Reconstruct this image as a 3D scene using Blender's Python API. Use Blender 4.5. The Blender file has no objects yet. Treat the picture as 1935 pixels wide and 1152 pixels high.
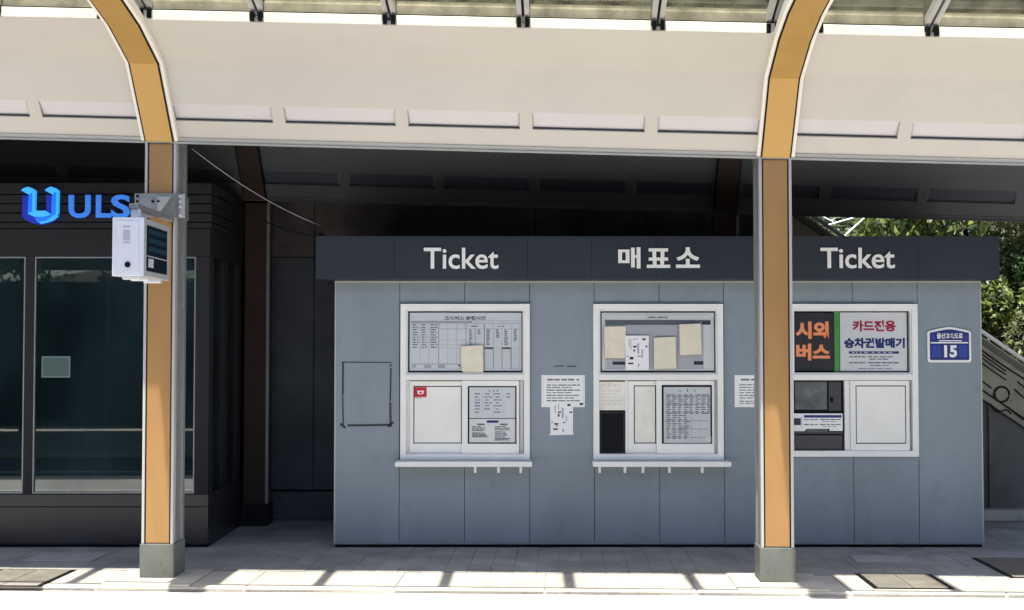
import bpy, bmesh, math, random
import numpy as np
from mathutils import Matrix, Vector

random.seed(7)
R = math.radians
scn = bpy.context.scene
col = scn.collection

# ------------------------------------------------------------------ camera
EYE = 1.6
F_PX, CX, CY = 2400.0, 967.5, 576.0
PITCH = math.atan(79 / F_PX)
cd = bpy.data.cameras.new('camera')
cd.sensor_width = 36
cd.lens = 36 * F_PX / 1935
cd.clip_end = 500
cam = bpy.data.objects.new('camera', cd)
cam.location = (0, 0, EYE)
cam.rotation_euler = (R(90) + PITCH, 0, 0)
col.objects.link(cam)
scn.camera = cam

# ------------------------------------------------------------------ light
SUN_DIR = Vector((0.088, 0.314, -1.0)).normalized()      # direction the light travels
w = bpy.data.worlds.new('World')
scn.world = w
w.use_nodes = True
nt = w.node_tree
nt.nodes.clear()
sky = nt.nodes.new('ShaderNodeTexSky')
sky.sky_type = 'NISHITA'
sky.sun_disc = False
sky.sun_elevation = math.asin(-SUN_DIR.z)
sky.sun_rotation = R(195.7)
sky.dust_density = 1.5
bg = nt.nodes.new('ShaderNodeBackground')
bg.inputs['Strength'].default_value = 0.09
wo = nt.nodes.new('ShaderNodeOutputWorld')
nt.links.new(sky.outputs[0], bg.inputs[0])
nt.links.new(bg.outputs[0], wo.inputs[0])
sd = bpy.data.lights.new('sun', 'SUN')
sd.energy = 5.0
sd.angle = R(0.6)
sd.color = (1.0, 0.955, 0.88)
sun = bpy.data.objects.new('sun', sd)
sun.rotation_euler = SUN_DIR.to_track_quat('-Z', 'Y').to_euler()
sun.location = (-2, -6, 20)
col.objects.link(sun)
scn.view_settings.view_transform = 'Standard'
scn.view_settings.look = 'None'
scn.view_settings.exposure = 1.5
scn.view_settings.gamma = 1
scn.view_settings.use_curve_mapping = False
scn.cycles.use_denoising = True
scn.cycles.max_bounces = 10
scn.cycles.diffuse_bounces = 5
scn.cycles.transparent_max_bounces = 24

# ------------------------------------------------------------------ measuring helpers
def ray(px, py):
    a, b = (px - CX) / F_PX, (CY - py) / F_PX
    return a, math.cos(PITCH) - b * math.sin(PITCH), math.sin(PITCH) + b * math.cos(PITCH)
def X(px, d, py=700):
    a, y, z = ray(px, py); return a / y * d
def Z(py, d):
    a, y, z = ray(CX, py); return EYE + z / y * d
def ground_d(py):
    a, y, z = ray(CX, py); return -EYE * y / z

DB = ground_d(1034)                 # depth of the booth's front, metres
DP = ground_d(1095)                 # depth of the left post's front
ANG = R(2.27)                       # the canopy stands a little askew to the booth
XL = X(296.5, DP, 1095)
_cu, _su = math.cos(ANG), math.sin(ANG)
def CF(u, v, z):                    # canopy frame: u along it, v away from the road
    return (XL + u * _cu + v * _su, DP - u * _su + v * _cu, z)
def ID(x, y, z): return (x, y, z)
BAY = 4.238
SL = -0.032                         # fall of the canopy towards the right
Z0 = Z(261, DP)

# ------------------------------------------------------------------ materials
def mat(name, c, rough=0.6, metal=0.0, var=0.0, scale=6.0, bump=0.0, bscale=60.0, spec=0.5, emit=None, estr=0, coat=0, dirt_or_haze=None, stretch=None, spots=0, sscale=14):
    m = bpy.data.materials.new(name); m.use_nodes = True
    n = m.node_tree; b = n.nodes['Principled BSDF']
    b.inputs['Base Color'].default_value = (*c, 1)
    b.inputs['Roughness'].default_value = rough
    b.inputs['Metallic'].default_value = metal
    b.inputs['Specular IOR Level'].default_value = spec
    b.inputs['Coat Weight'].default_value = coat
    b.inputs['Coat Roughness'].default_value = 0.2
    if emit:
        b.inputs['Emission Color'].default_value = (*emit, 1); b.inputs['Emission Strength'].default_value = estr
    geo = n.nodes.new('ShaderNodeNewGeometry')
    src = geo.outputs['Position']
    if stretch:
        mp = n.nodes.new('ShaderNodeMapping'); mp.inputs['Scale'].default_value = stretch
        n.links.new(src, mp.inputs[0]); src = mp.outputs[0]
    if var:
        t = n.nodes.new('ShaderNodeTexNoise'); t.inputs['Scale'].default_value = scale; t.inputs['Detail'].default_value = 6
        t.inputs['Roughness'].default_value = 0.62
        n.links.new(src, t.inputs['Vector'])
        rp = n.nodes.new('ShaderNodeValToRGB')
        rp.color_ramp.elements[0].position = 0.3; rp.color_ramp.elements[1].position = 0.72
        d = dirt_or_haze or tuple(x * (1 - var) for x in c)
        rp.color_ramp.elements[0].color = (*d, 1)
        rp.color_ramp.elements[1].color = (*[min(1, x * (1 + var * .6)) for x in c], 1)
        n.links.new(t.outputs[0], rp.inputs[0]); n.links.new(rp.outputs[0], b.inputs['Base Color'])
        mr = n.nodes.new('ShaderNodeMapRange'); mr.inputs['To Min'].default_value = max(0, rough - .1); mr.inputs['To Max'].default_value = min(1, rough + .12)
        n.links.new(t.outputs[0], mr.inputs[0]); n.links.new(mr.outputs[0], b.inputs['Roughness'])
    if spots:
        t3 = n.nodes.new('ShaderNodeTexNoise'); t3.inputs['Scale'].default_value = sscale; t3.inputs['Detail'].default_value = 3
        n.links.new(geo.outputs['Position'], t3.inputs['Vector'])
        m3 = n.nodes.new('ShaderNodeMapRange'); m3.inputs['From Min'].default_value = .60; m3.inputs['From Max'].default_value = .70
        m3.inputs['To Min'].default_value = 0; m3.inputs['To Max'].default_value = spots
        n.links.new(t3.outputs[0], m3.inputs[0])
        t4 = n.nodes.new('ShaderNodeTexNoise'); t4.inputs['Scale'].default_value = .9; t4.inputs['Detail'].default_value = 5
        n.links.new(geo.outputs['Position'], t4.inputs['Vector'])
        m4 = n.nodes.new('ShaderNodeMapRange'); m4.inputs['From Min'].default_value = .42; m4.inputs['From Max'].default_value = .68
        m4.inputs['To Min'].default_value = 0; m4.inputs['To Max'].default_value = spots * .8
        n.links.new(t4.outputs[0], m4.inputs[0])
        ad = n.nodes.new('ShaderNodeMath'); ad.operation = 'ADD'; ad.use_clamp = True
        n.links.new(m3.outputs[0], ad.inputs[0]); n.links.new(m4.outputs[0], ad.inputs[1])
        mxc = n.nodes.new('ShaderNodeMixRGB'); mxc.inputs[2].default_value = (c[0] * .3, c[1] * .29, c[2] * .28, 1)
        n.links.new(ad.outputs[0], mxc.inputs[0]); n.links.new(rp.outputs[0], mxc.inputs[1]); n.links.new(mxc.outputs[0], b.inputs['Base Color'])
    if bump:
        t2 = n.nodes.new('ShaderNodeTexNoise'); t2.inputs['Scale'].default_value = bscale; t2.inputs['Detail'].default_value = 4
        n.links.new(src, t2.inputs['Vector'])
        bp = n.nodes.new('ShaderNodeBump'); bp.inputs['Strength'].default_value = bump; bp.inputs['Distance'].default_value = 0.01
        n.links.new(t2.outputs[0], bp.inputs['Height']); n.links.new(bp.outputs[0], b.inputs['Normal'])
    return m

M = {}
M['road'] = mat('road concrete', (.52, .50, .47), .9, var=.14, scale=1.3, bump=.3, bscale=90)
M['asphalt'] = mat('asphalt', (.06, .06, .06), .9, var=.25, scale=1.5)
M['kerb'] = mat('kerb granite', (.56, .52, .46), .85, spots=.22, var=.2, scale=3.5, bump=.3, bscale=160)
M['paver'] = mat('paver grey', (.38, .365, .36), .85, spots=.35, var=.32, scale=2.6, bump=.35, bscale=150)
M['paver_dark'] = mat('paver brown grey', (.19, .165, .145), .85, var=.22, scale=5, bump=.3, bscale=150)
M['paver_light'] = mat('paver pale', (.42, .41, .41), .85, var=.12, scale=5, bump=.3, bscale=150)
M['joint'] = mat('joint sand', (.42, .40, .38), .95, var=.3, scale=14)
M['black'] = mat('black', (.006, .007, .009), .6, spec=.15)
M['earth'] = mat('earth', (.045, .04, .028), .95, var=.4, scale=2)
M['cream'] = mat('cream soffit paint', (.535, .503, .458), .6, spots=.05, sscale=3, var=.045, scale=1.2, bump=.04, bscale=30)
M['recess'] = mat('recess panel lilac white', (.56, .535, .545), .5, var=.04, scale=2)
M['greysoffit'] = mat('rear soffit grey paint', (.125, .13, .145), .8, var=.12, scale=1.5, spec=0)  # darker copy of the front soffit, with the vault's shade in its colour
M['greysoffit2'] = mat('rear recess grey paint', (.085, .095, .12), .8, var=.1, scale=1.5, spec=0)  # recess panel colour darkened the same way for shade
M['orange'] = mat('orange cladding', (.46, .275, .08), .5, metal=.3, var=.08, scale=5, stretch=(1, 1, .25))
M['post_orange'] = mat('post cladding', (.385, .215, .083), .42, metal=.25, var=.1, scale=5, stretch=(1, 1, .25))
M['upstand'] = mat('upstand paint', (.80, .76, .68), .6, var=.05, scale=8)  # cream lightened so the upstand looks sunlit; rib trim shares it
M['orange_rear'] = mat('brown cladding', (.06, .042, .036), .6, spec=.1, var=.1, scale=4)  # orange cladding darkened to stand for the shade at the back
M['alu'] = mat('pale aluminium', (.46, .455, .44), .45, metal=.2, var=.1, scale=8, stretch=(1, 1, .2))
M['steel'] = mat('grey steel', (.30, .31, .32), .45, metal=.5, var=.15, scale=12)
M['plinth'] = mat('plinth grey green paint', (.14, .15, .14), .6, spots=.3, var=.15, scale=5, bump=.06, bscale=60)
M['white'] = mat('white window frame', (.88, .88, .87), .45, var=.05, scale=4)
M['white2'] = mat('off white blind', (.88, .88, .85), .6, var=.05, scale=5)
M['wall'] = mat('blue grey panel', (.245, .30, .35), .5, spots=.10, sscale=9, var=.13, scale=2.4, bump=.05, bscale=220, stretch=(1, 1, .22))
M['fascia'] = mat('navy grey fascia', (.029, .036, .050), .55, spec=.25, var=.12, scale=2, bump=.05, bscale=200)
M['charcoal'] = mat('charcoal cladding', (.027, .027, .030), .55, spec=.1, var=.18, scale=1.5)
M['charcoal2'] = mat('charcoal spandrel', (.036, .036, .043), .32, var=.2, scale=1.2, metal=.2)
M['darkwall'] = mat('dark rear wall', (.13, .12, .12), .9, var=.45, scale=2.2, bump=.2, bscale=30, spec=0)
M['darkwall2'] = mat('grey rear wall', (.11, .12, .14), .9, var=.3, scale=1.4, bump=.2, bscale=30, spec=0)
M['interior'] = mat('dark interior', (.13, .22, .25), .7, var=.5, scale=.8)
M['letter'] = mat('white letter', (.85, .85, .84), .45)
M['blue'] = mat('blue lit letter', (.03, .18, .75), .4, emit=(.04, .18, .62), estr=.2)
M['blue_light'] = mat('light blue emblem', (.05, .35, .9), .4, emit=(.03, .33, .95), estr=.3)
M['blue_mid'] = mat('mid blue emblem', (.01, .16, .8), .4, emit=(.005, .14, .8), estr=.25)
M['blue_dark'] = mat('dark blue emblem', (.008, .02, .3), .4, emit=(.005, .02, .35), estr=.2)
M['paper'] = mat('white paper', (.80, .82, .86), .7, var=.04, scale=9)
M['paper_w'] = mat('bright paper', (.88, .885, .90), .7, var=.03, scale=9)
M['cream_paper'] = mat('cream memo paper', (.80, .74, .60), .75, var=.08, scale=12)
M['cream_paper2'] = mat('pale cream paper', (.86, .84, .77), .75, var=.1, scale=12)
M['ink'] = mat('grey ink', (.16, .165, .2), .7)
M['ink_soft'] = mat('soft grey ink', (.43, .44, .49), .7)
M['ink_pale'] = mat('pale grey ink', (.60, .61, .65), .7)
M['ink_dark'] = mat('dark ink', (.03, .035, .06), .7)
M['navy'] = mat('navy ink', (.012, .03, .2), .6)
M['redink'] = mat('crimson ink', (.45, .01, .06), .6)
M['red'] = mat('red sticker', (.55, .01, .03), .5)
M['orange_ink'] = mat('orange letters', (.85, .30, .13), .6, emit=(.85, .3, .13), estr=.08)  # printed ink with a faint glow added, no lamp behind it
M['poster_dark'] = mat('charcoal poster', (.035, .033, .045), .6, var=.1)
M['green'] = mat('green tape', (.10, .42, .09), .5, var=.15, scale=20)
M['plate_blue'] = mat('address plate blue', (.010, .02, .17), .45)
M['plate_blue2'] = mat('address plate lighter blue', (.02, .055, .33), .45)
M['tape'] = mat('dark tape residue', (.045, .055, .065), .8, var=.3, scale=40)
M['machine'] = mat('machine charcoal', (.045, .045, .055), .45)
M['machine2'] = mat('machine screen', (.14, .16, .165), .25, var=.4, scale=5)
M['box'] = mat('white cabinet', (.66, .69, .76), .4, var=.04, scale=5)
M['box_side'] = mat('grey cabinet side', (.38, .39, .41), .45, metal=.1)
M['screen'] = mat('dark screen', (.01, .018, .028), .12)
M['screen_t'] = mat('screen teal rows', (.008, .022, .032), .3, emit=(.01, .05, .08), estr=.08)
M['concrete'] = mat('stair concrete', (.16, .16, .155), .85, var=.3, scale=2.5, bump=.3, bscale=40)
M['relief'] = mat('relief concrete', (.42, .40, .33), .85, var=.3, scale=4, bump=.2, bscale=60)
M['groove'] = mat('relief groove', (.02, .018, .015), .9)
M['bark'] = mat('brown stem', (.16, .14, .09), .8, var=.3, scale=10)
M['twig'] = mat('bare branch', (.33, .30, .25), .8, var=.2, scale=10)
M['trunk'] = mat('trunk', (.10, .08, .06), .9, var=.3, scale=10)
M['yellow'] = mat('road yellow', (.65, .42, .05), .8, var=.2, scale=6)
M['strip'] = mat('dirty glazing sill', (.30, .275, .215), .8, var=.35, scale=7, dirt_or_haze=(.15, .14, .10))
M['rooftop'] = mat('roof sheet', (.3, .3, .3), .6)

def glass_mat(name, tint, gloss_rough=.02, ior=1.5, dirt_or_haze=0.0, dirt_or_haze_col=(.3, .32, .22), dscale=5):
    m = bpy.data.materials.new(name); m.use_nodes = True
    n = m.node_tree; n.nodes.clear()
    out = n.nodes.new('ShaderNodeOutputMaterial')
    tr = n.nodes.new('ShaderNodeBsdfTransparent'); tr.inputs[0].default_value = (*tint, 1)
    gl = n.nodes.new('ShaderNodeBsdfGlossy'); gl.inputs['Roughness'].default_value = gloss_rough
    fr = n.nodes.new('ShaderNodeFresnel'); fr.inputs[0].default_value = ior
    mx = n.nodes.new('ShaderNodeMixShader')
    n.links.new(fr.outputs[0], mx.inputs[0]); n.links.new(tr.outputs[0], mx.inputs[1]); n.links.new(gl.outputs[0], mx.inputs[2])
    last = mx.outputs[0]
    if dirt_or_haze:
        df = n.nodes.new('ShaderNodeBsdfDiffuse'); df.inputs[0].default_value = (*dirt_or_haze_col, 1)
        geo = n.nodes.new('ShaderNodeNewGeometry')
        tx = n.nodes.new('ShaderNodeTexNoise'); tx.inputs['Scale'].default_value = dscale; tx.inputs['Detail'].default_value = 8
        n.links.new(geo.outputs['Position'], tx.inputs['Vector'])
        mr = n.nodes.new('ShaderNodeMapRange')
        mr.inputs['From Min'].default_value = .38; mr.inputs['From Max'].default_value = .75
        mr.inputs['To Min'].default_value = dirt_or_haze * .35; mr.inputs['To Max'].default_value = min(1, dirt_or_haze * 2)
        n.links.new(tx.outputs[0], mr.inputs[0])
        m2 = n.nodes.new('ShaderNodeMixShader')
        n.links.new(mr.outputs[0], m2.inputs[0]); n.links.new(last, m2.inputs[1]); n.links.new(df.outputs[0], m2.inputs[2])
        last = m2.outputs[0]
    n.links.new(last, out.inputs[0])
    return m
M['roofglass'] = glass_mat('dirty roof glass', (.88, .89, .84), .05, 1.4, dirt_or_haze=.10, dirt_or_haze_col=(.22, .22, .16), dscale=9)
M['shopglass'] = glass_mat('tinted shop glass', (.48, .62, .64), .012, 2.0, dirt_or_haze=.16, dirt_or_haze_col=(.045, .095, .115), dscale=1.2)  # teal haze painted into the panes to lift their dark tone
M['clearglass'] = glass_mat('clear window glass', (.985, .99, .99), .02, 1.3)

def leaf_mat(name, c1, c2, trans=.35):
    m = bpy.data.materials.new(name); m.use_nodes = True
    n = m.node_tree; b = n.nodes['Principled BSDF']
    geo = n.nodes.new('ShaderNodeNewGeometry')
    rp = n.nodes.new('ShaderNodeValToRGB')
    rp.color_ramp.elements[0].color = (*c1, 1); rp.color_ramp.elements[1].color = (*c2, 1)
    n.links.new(geo.outputs['Random Per Island'], rp.inputs[0])
    n.links.new(rp.outputs[0], b.inputs['Base Color'])
    b.inputs['Roughness'].default_value = .5
    tl = n.nodes.new('ShaderNodeBsdfTranslucent')
    n.links.new(rp.outputs[0], tl.inputs[0])
    mx = n.nodes.new('ShaderNodeMixShader'); mx.inputs[0].default_value = trans
    out = n.nodes['Material Output']
    n.links.new(b.outputs[0], mx.inputs[1]); n.links.new(tl.outputs[0], mx.inputs[2]); n.links.new(mx.outputs[0], out.inputs[0])
    return m
M['leaf1'] = leaf_mat('leaves bright', (.02, .045, .010), (.19, .235, .045))
M['leaf2'] = leaf_mat('leaves olive', (.025, .04, .012), (.15, .16, .055))
M['leaf4'] = leaf_mat('leaves slope', (.02, .03, .012), (.085, .09, .04))
M['leaf3'] = leaf_mat('leaves dark', (.02, .05, .015), (.06, .11, .03))

# ------------------------------------------------------------------ mesh helpers
MW = {}          # world matrix of every object made (used to turn world points into local ones)
class MB:
    def __init__(s, frame=ID): s.v = []; s.f = []; s.fr = frame
    def add(s, vs, fs):
        k = len(s.v); s.v += [s.fr(*p) for p in vs]; s.f += [tuple(i + k for i in f) for f in fs]; return s
    def box(s, x0, x1, y0, y1, z0, z1):
        x0, x1 = min(x0, x1), max(x0, x1); y0, y1 = min(y0, y1), max(y0, y1); z0, z1 = min(z0, z1), max(z0, z1)
        return s.add([(x0, y0, z0), (x1, y0, z0), (x1, y1, z0), (x0, y1, z0), (x0, y0, z1), (x1, y0, z1), (x1, y1, z1), (x0, y1, z1)],
                     [(0, 3, 2, 1), (4, 5, 6, 7), (0, 1, 5, 4), (1, 2, 6, 5), (2, 3, 7, 6), (3, 0, 4, 7)])
    def quad(s, a, b, c, d): return s.add([a, b, c, d], [(0, 1, 2, 3)])
    def extr(s, prof, x0, x1, sl=0.0):       # closed profile of (y, z) swept along x (z falls by sl per metre)
        n = len(prof)
        vs = [(x0, y, z + sl * x0) for y, z in prof] + [(x1, y, z + sl * x1) for y, z in prof]
        fs = [(i, (i + 1) % n, (i + 1) % n + n, i + n) for i in range(n)]
        return s.add(vs, fs + [tuple(range(n - 1, -1, -1)), tuple(range(n, 2 * n))])
    def poly(s, pts, y0, y1):                # (x, z) polygon extruded in y
        n = len(pts)
        vs = [(x, y0, z) for x, z in pts] + [(x, y1, z) for x, z in pts]
        return s.add(vs, [(i, (i + 1) % n, (i + 1) % n + n, i + n) for i in range(n)] + [tuple(range(n - 1, -1, -1)), tuple(range(n, 2 * n))])
    def tube(s, pts, r, seg=8):
        pts = [Vector(p) for p in pts]; rings = []
        for i, p in enumerate(pts):
            t = (pts[min(i + 1, len(pts) - 1)] - pts[max(i - 1, 0)]).normalized()
            a = Vector((0, 0, 1)) if abs(t.z) < .9 else Vector((1, 0, 0))
            n1 = t.cross(a).normalized(); n2 = t.cross(n1)
            rr = r[i] if isinstance(r, (list, tuple)) else r
            rings += [tuple(p + n1 * rr * math.cos(2 * math.pi * k / seg) + n2 * rr * math.sin(2 * math.pi * k / seg)) for k in range(seg)]
        fs = []
        for i in range(len(pts) - 1):
            for k in range(seg):
                fs.append((i * seg + k, i * seg + (k + 1) % seg, (i + 1) * seg + (k + 1) % seg, (i + 1) * seg + k))
        fs += [tuple(range(seg - 1, -1, -1)), tuple(range((len(pts) - 1) * seg, len(pts) * seg))]
        return s.add(rings, fs)
    def build(s, name, m, parent=None, bevel=0, label=None, kind=None, origin=None, smooth=False):
        if parent is not None: mw = MW[parent.name]
        else: mw = Matrix.Translation(origin if origin is not None else s.v[0])
        inv = mw.inverted()
        me = bpy.data.meshes.new(name)
        me.from_pydata([inv @ Vector(p) for p in s.v], [], s.f)
        me.materials.append(m)
        o = bpy.data.objects.new(name, me); col.objects.link(o)
        b = bmesh.new(); b.from_mesh(me); bmesh.ops.recalc_face_normals(b, faces=b.faces); b.to_mesh(me); b.free()
        if smooth: me.polygons.foreach_set('use_smooth', [True] * len(me.polygons))
        if parent is not None: o.parent = parent
        else: o.matrix_world = mw
        MW[o.name] = mw
        if bevel:
            bv = o.modifiers.new('bevel', 'BEVEL'); bv.width = bevel; bv.segments = 2; bv.limit_method = 'ANGLE'
        if label: o['label'] = label
        if kind: o['kind'] = kind
        return o
def tag(o, label, cat, group=None):
    o['label'] = label; o['category'] = cat
    if group: o['group'] = group
    return o
def empty(name, loc, rz=0):
    o = bpy.data.objects.new(name, None); col.objects.link(o)
    mw = Matrix.Translation(loc) @ Matrix.Rotation(rz, 4, 'Z')
    o.matrix_world = mw; MW[o.name] = mw
    o.empty_display_size = .2
    return o
def thing(name, label, cat, loc, rz=0, group=None): return tag(empty(name, loc, rz), label, cat, group)

def text_mesh(body, bold=0.02):
    c = bpy.data.curves.new('t', 'FONT'); c.body = body; c.size = 1; c.offset = bold; c.resolution_u = 4; c.fill_mode = 'BOTH'
    o = bpy.data.objects.new('t', c); col.objects.link(o)
    dg = bpy.context.evaluated_depsgraph_get(); dg.update()
    ev = o.evaluated_get(dg); me = ev.to_mesh()
    vs = [tuple(v.co)[:2] for v in me.vertices]; fs = [tuple(p.vertices) for p in me.polygons]
    ev.to_mesh_clear(); bpy.data.objects.remove(o); bpy.data.curves.remove(c)
    return vs, fs
def islands(vs, fs):
    par = list(range(len(vs)))
    def fd(a):
        while par[a] != a: par[a] = par[par[a]]; a = par[a]
        return a
    for f in fs:
        for i in f[1:]: par[fd(i)] = fd(f[0])
    g = {}
    for f in fs: g.setdefault(fd(f[0]), []).append(f)
    out = []
    for k, ff in g.items():
        xs = [vs[i][0] for f in ff for i in f]; out.append([min(xs), max(xs), ff])
    out.sort(key=lambda t: t[0])
    mg = []
    for a in out:
        if mg and a[0] < mg[-1][1] - 0.02: mg[-1][1] = max(mg[-1][1], a[1]); mg[-1][2] += a[2]
        else: mg.append(a)
    return [m[2] for m in mg]
def text(body, rect, y, thick, name, m, parent, bold=.02, split=False, frame=ID, sidem=None):
    """letters filling rect = (x0, x1, z0, z1) on the plane y, standing `thick` proud towards the road"""
    vs, fs = text_mesh(body, bold)
    xs = [v[0] for v in vs]; zs = [v[1] for v in vs]
    sx = (rect[1] - rect[0]) / (max(xs) - min(xs)); sz = (rect[3] - rect[2]) / (max(zs) - min(zs))
    P = [(rect[0] + (a - min(xs)) * sx, rect[2] + (b - min(zs)) * sz) for a, b in vs]
    # faces of every glyph by weld of duplicates
    weld = {}; idx = []
    Q = []
    for p in P:
        k = (round(p[0], 5), round(p[1], 5))
        if k not in weld: weld[k] = len(Q); Q.append(p)
        idx.append(weld[k])
    F = []
    for f in fs:
        g = []
        for i in f:
            if idx[i] not in g: g.append(idx[i])
        if len(g) > 2: F.append(tuple(g))
    groups = islands(Q, F) if split else [F]
    objs = []
    for ff in groups:
        used = sorted({i for f in ff for i in f}); mp = {i: k for k, i in enumerate(used)}
        mb = MB(frame); n = len(used)
        top = [(Q[i][0], y - thick, Q[i][1]) for i in used]; bot = [(Q[i][0], y, Q[i][1]) for i in used]
        fa = [tuple(mp[i] for i in f) for f in ff]
        ec = {}
        for f in fa:
            for a, b in zip(f, f[1:] + f[:1]): ec[(min(a, b), max(a, b))] = ec.get((min(a, b), max(a, b)), 0) + 1
        sides = [(a, b, b + n, a + n) for (a, b), k in ec.items() if k == 1]
        if thick > .003: mb.add(top + bot, fa + sides)
        else: mb.add(top, fa)
        objs.append(mb.build(name, m, parent))
    return objs

def copy_tree(o, parent=None):
    c = o.copy(); col.objects.link(c)
    if parent is not None: c.parent = parent
    for ch in o.children: copy_tree(ch, c)
    return c

# ------------------------------------------------------------------ ground, road, pavement
VK = -0.26                                        # kerb line in the canopy frame
mb = MB(); mb.box(-70, 70, -70, 90, -.32, -.30)
mb.build('ground', M['earth'], kind='structure', origin=(0, 0, -.3))
mb = MB(CF); mb.box(-45, 50, -4.15, VK - .004, -.3, -.03)
mb.build('bus_bay', M['road'], kind='structure', origin=(0, 5, -.03))
mb = MB(CF); mb.box(-45, 50, -26, -4.154, -.3, -.034)
mb.build('road', M['asphalt'], kind='structure', origin=(0, 0, -.03))
mb = MB(CF); mb.box(-45, 50, -2.98, -2.86, -.0295, -.0255)
mb.build('road_marking', M['letter'], kind='structure')
mb = MB(CF); mb.box(-45, 50, -5.2, -5.05, -.033, -.029)
mb.build('road_marking', M['kerb'], kind='structure')
mb = MB(CF); mb.box(-45, 50, -7.55, -7.30, -.029, -.026)
mb.build('road_marking', M['yellow'], kind='structure')
mb = MB(CF); mb.box(-14, 17, VK + .0, 6.2, -.3, -.012)
pav = mb.build('pavement', M['joint'], kind='structure', origin=(0, DP, -.012))
# kerb stones, ~1 m each
for k in range(-5, 9):
    u0 = -.33 + k * 1.0
    mb = MB(CF); mb.box(u0 + .003, u0 + .997, VK, VK + .60, -.2, 0.0)
    mb.build('kerb_stone', M['kerb'], pav, bevel=.006)
# pavers
PW, PL = .165, .33
v_start = VK + .604
inset = [  # (px range at two depths) paving patches let into the small pavers: x0,x1,y0,y1 in photo measure, material
    (60, 190, 1046, 1061, 'paver_light'), (1612, 1722, 1051, 1064, 'paver_light'),
    (-30, 105, 1078, 1107, 'paver_dark'), (1642, 1772, 1086, 1112, 'paver_dark'), (1880, 1990, 1056, 1092, 'paver_dark')]
ins_uv = []
for (a, b, y0, y1, mm) in inset:
    d1, d0 = ground_d(y0), ground_d(y1); dm = (d0 + d1) / 2
    x0, x1 = X(a, dm, (y0 + y1) / 2), X(b, dm, (y0 + y1) / 2)
    xc, yc = (x0 + x1) / 2 - XL, dm - DP
    u = xc * _cu - yc * _su; v = xc * _su + yc * _cu
    ins_uv.append((u - (x1 - x0) / 2, u + (x1 - x0) / 2, v - (d1 - d0) / 2, v + (d1 - d0) / 2, mm))
meshes = []
proto = MB(); proto.box(.0015, PW - .0015, .0015, PL - .0015, -.03, 0)
for k in range(3):
    o = proto.build('paver', M['paver'], None, origin=(0, 0, 0)); meshes.append(o.data)
    bpy.data.objects.remove(o)
field = MB(CF)
rng = random.Random(3)
NR, NC = 6, 48
inv_p = MW[pav.name].inverted()
for r in range(16):
    for c in range(-40, 90):
        u0 = -1.36 + c * PW; v0 = v_start + r * PL
        dz = rng.uniform(-.0015, .0008)
        if 0 <= c < NC and r < NR:
            o = bpy.data.objects.new('paver', meshes[(r + c) % 3]); col.objects.link(o); o.parent = pav
            o.matrix_local = inv_p @ Matrix.Translation(CF(u0, v0, dz)) @ Matrix.Rotation(-ANG, 4, 'Z') @ Matrix.Rotation(rng.uniform(-.003, .003), 4, 'X')
        elif -20 < c < 70:
            field.box(u0 + .0015, u0 + PW - .0015, v0 + .0015, v0 + PL - .0015, -.03, dz)
field.build('paver_field', M['paver'], pav, kind='stuff')
for (u0, u1, v0, v1, mm) in ins_uv:
    if mm == 'paver_dark':
        mb = MB(CF); mb.box(u0 - .03, u1 + .03, v0 - .02, v1 + .035, 0.0, .004); fr = mb.build('slab_rim', M['black'], pav)
    nx = 2 if u1 - u0 > .45 else 1
    for i in range(nx):
        a = u0 + (u1 - u0) * i / nx; b = u0 + (u1 - u0) * (i + 1) / nx
        mb = MB(CF); mb.box(a + .003, b - .003, v0, v1, .0, .008); mb.build('paving_slab', M[mm], pav, bevel=.002)

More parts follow.
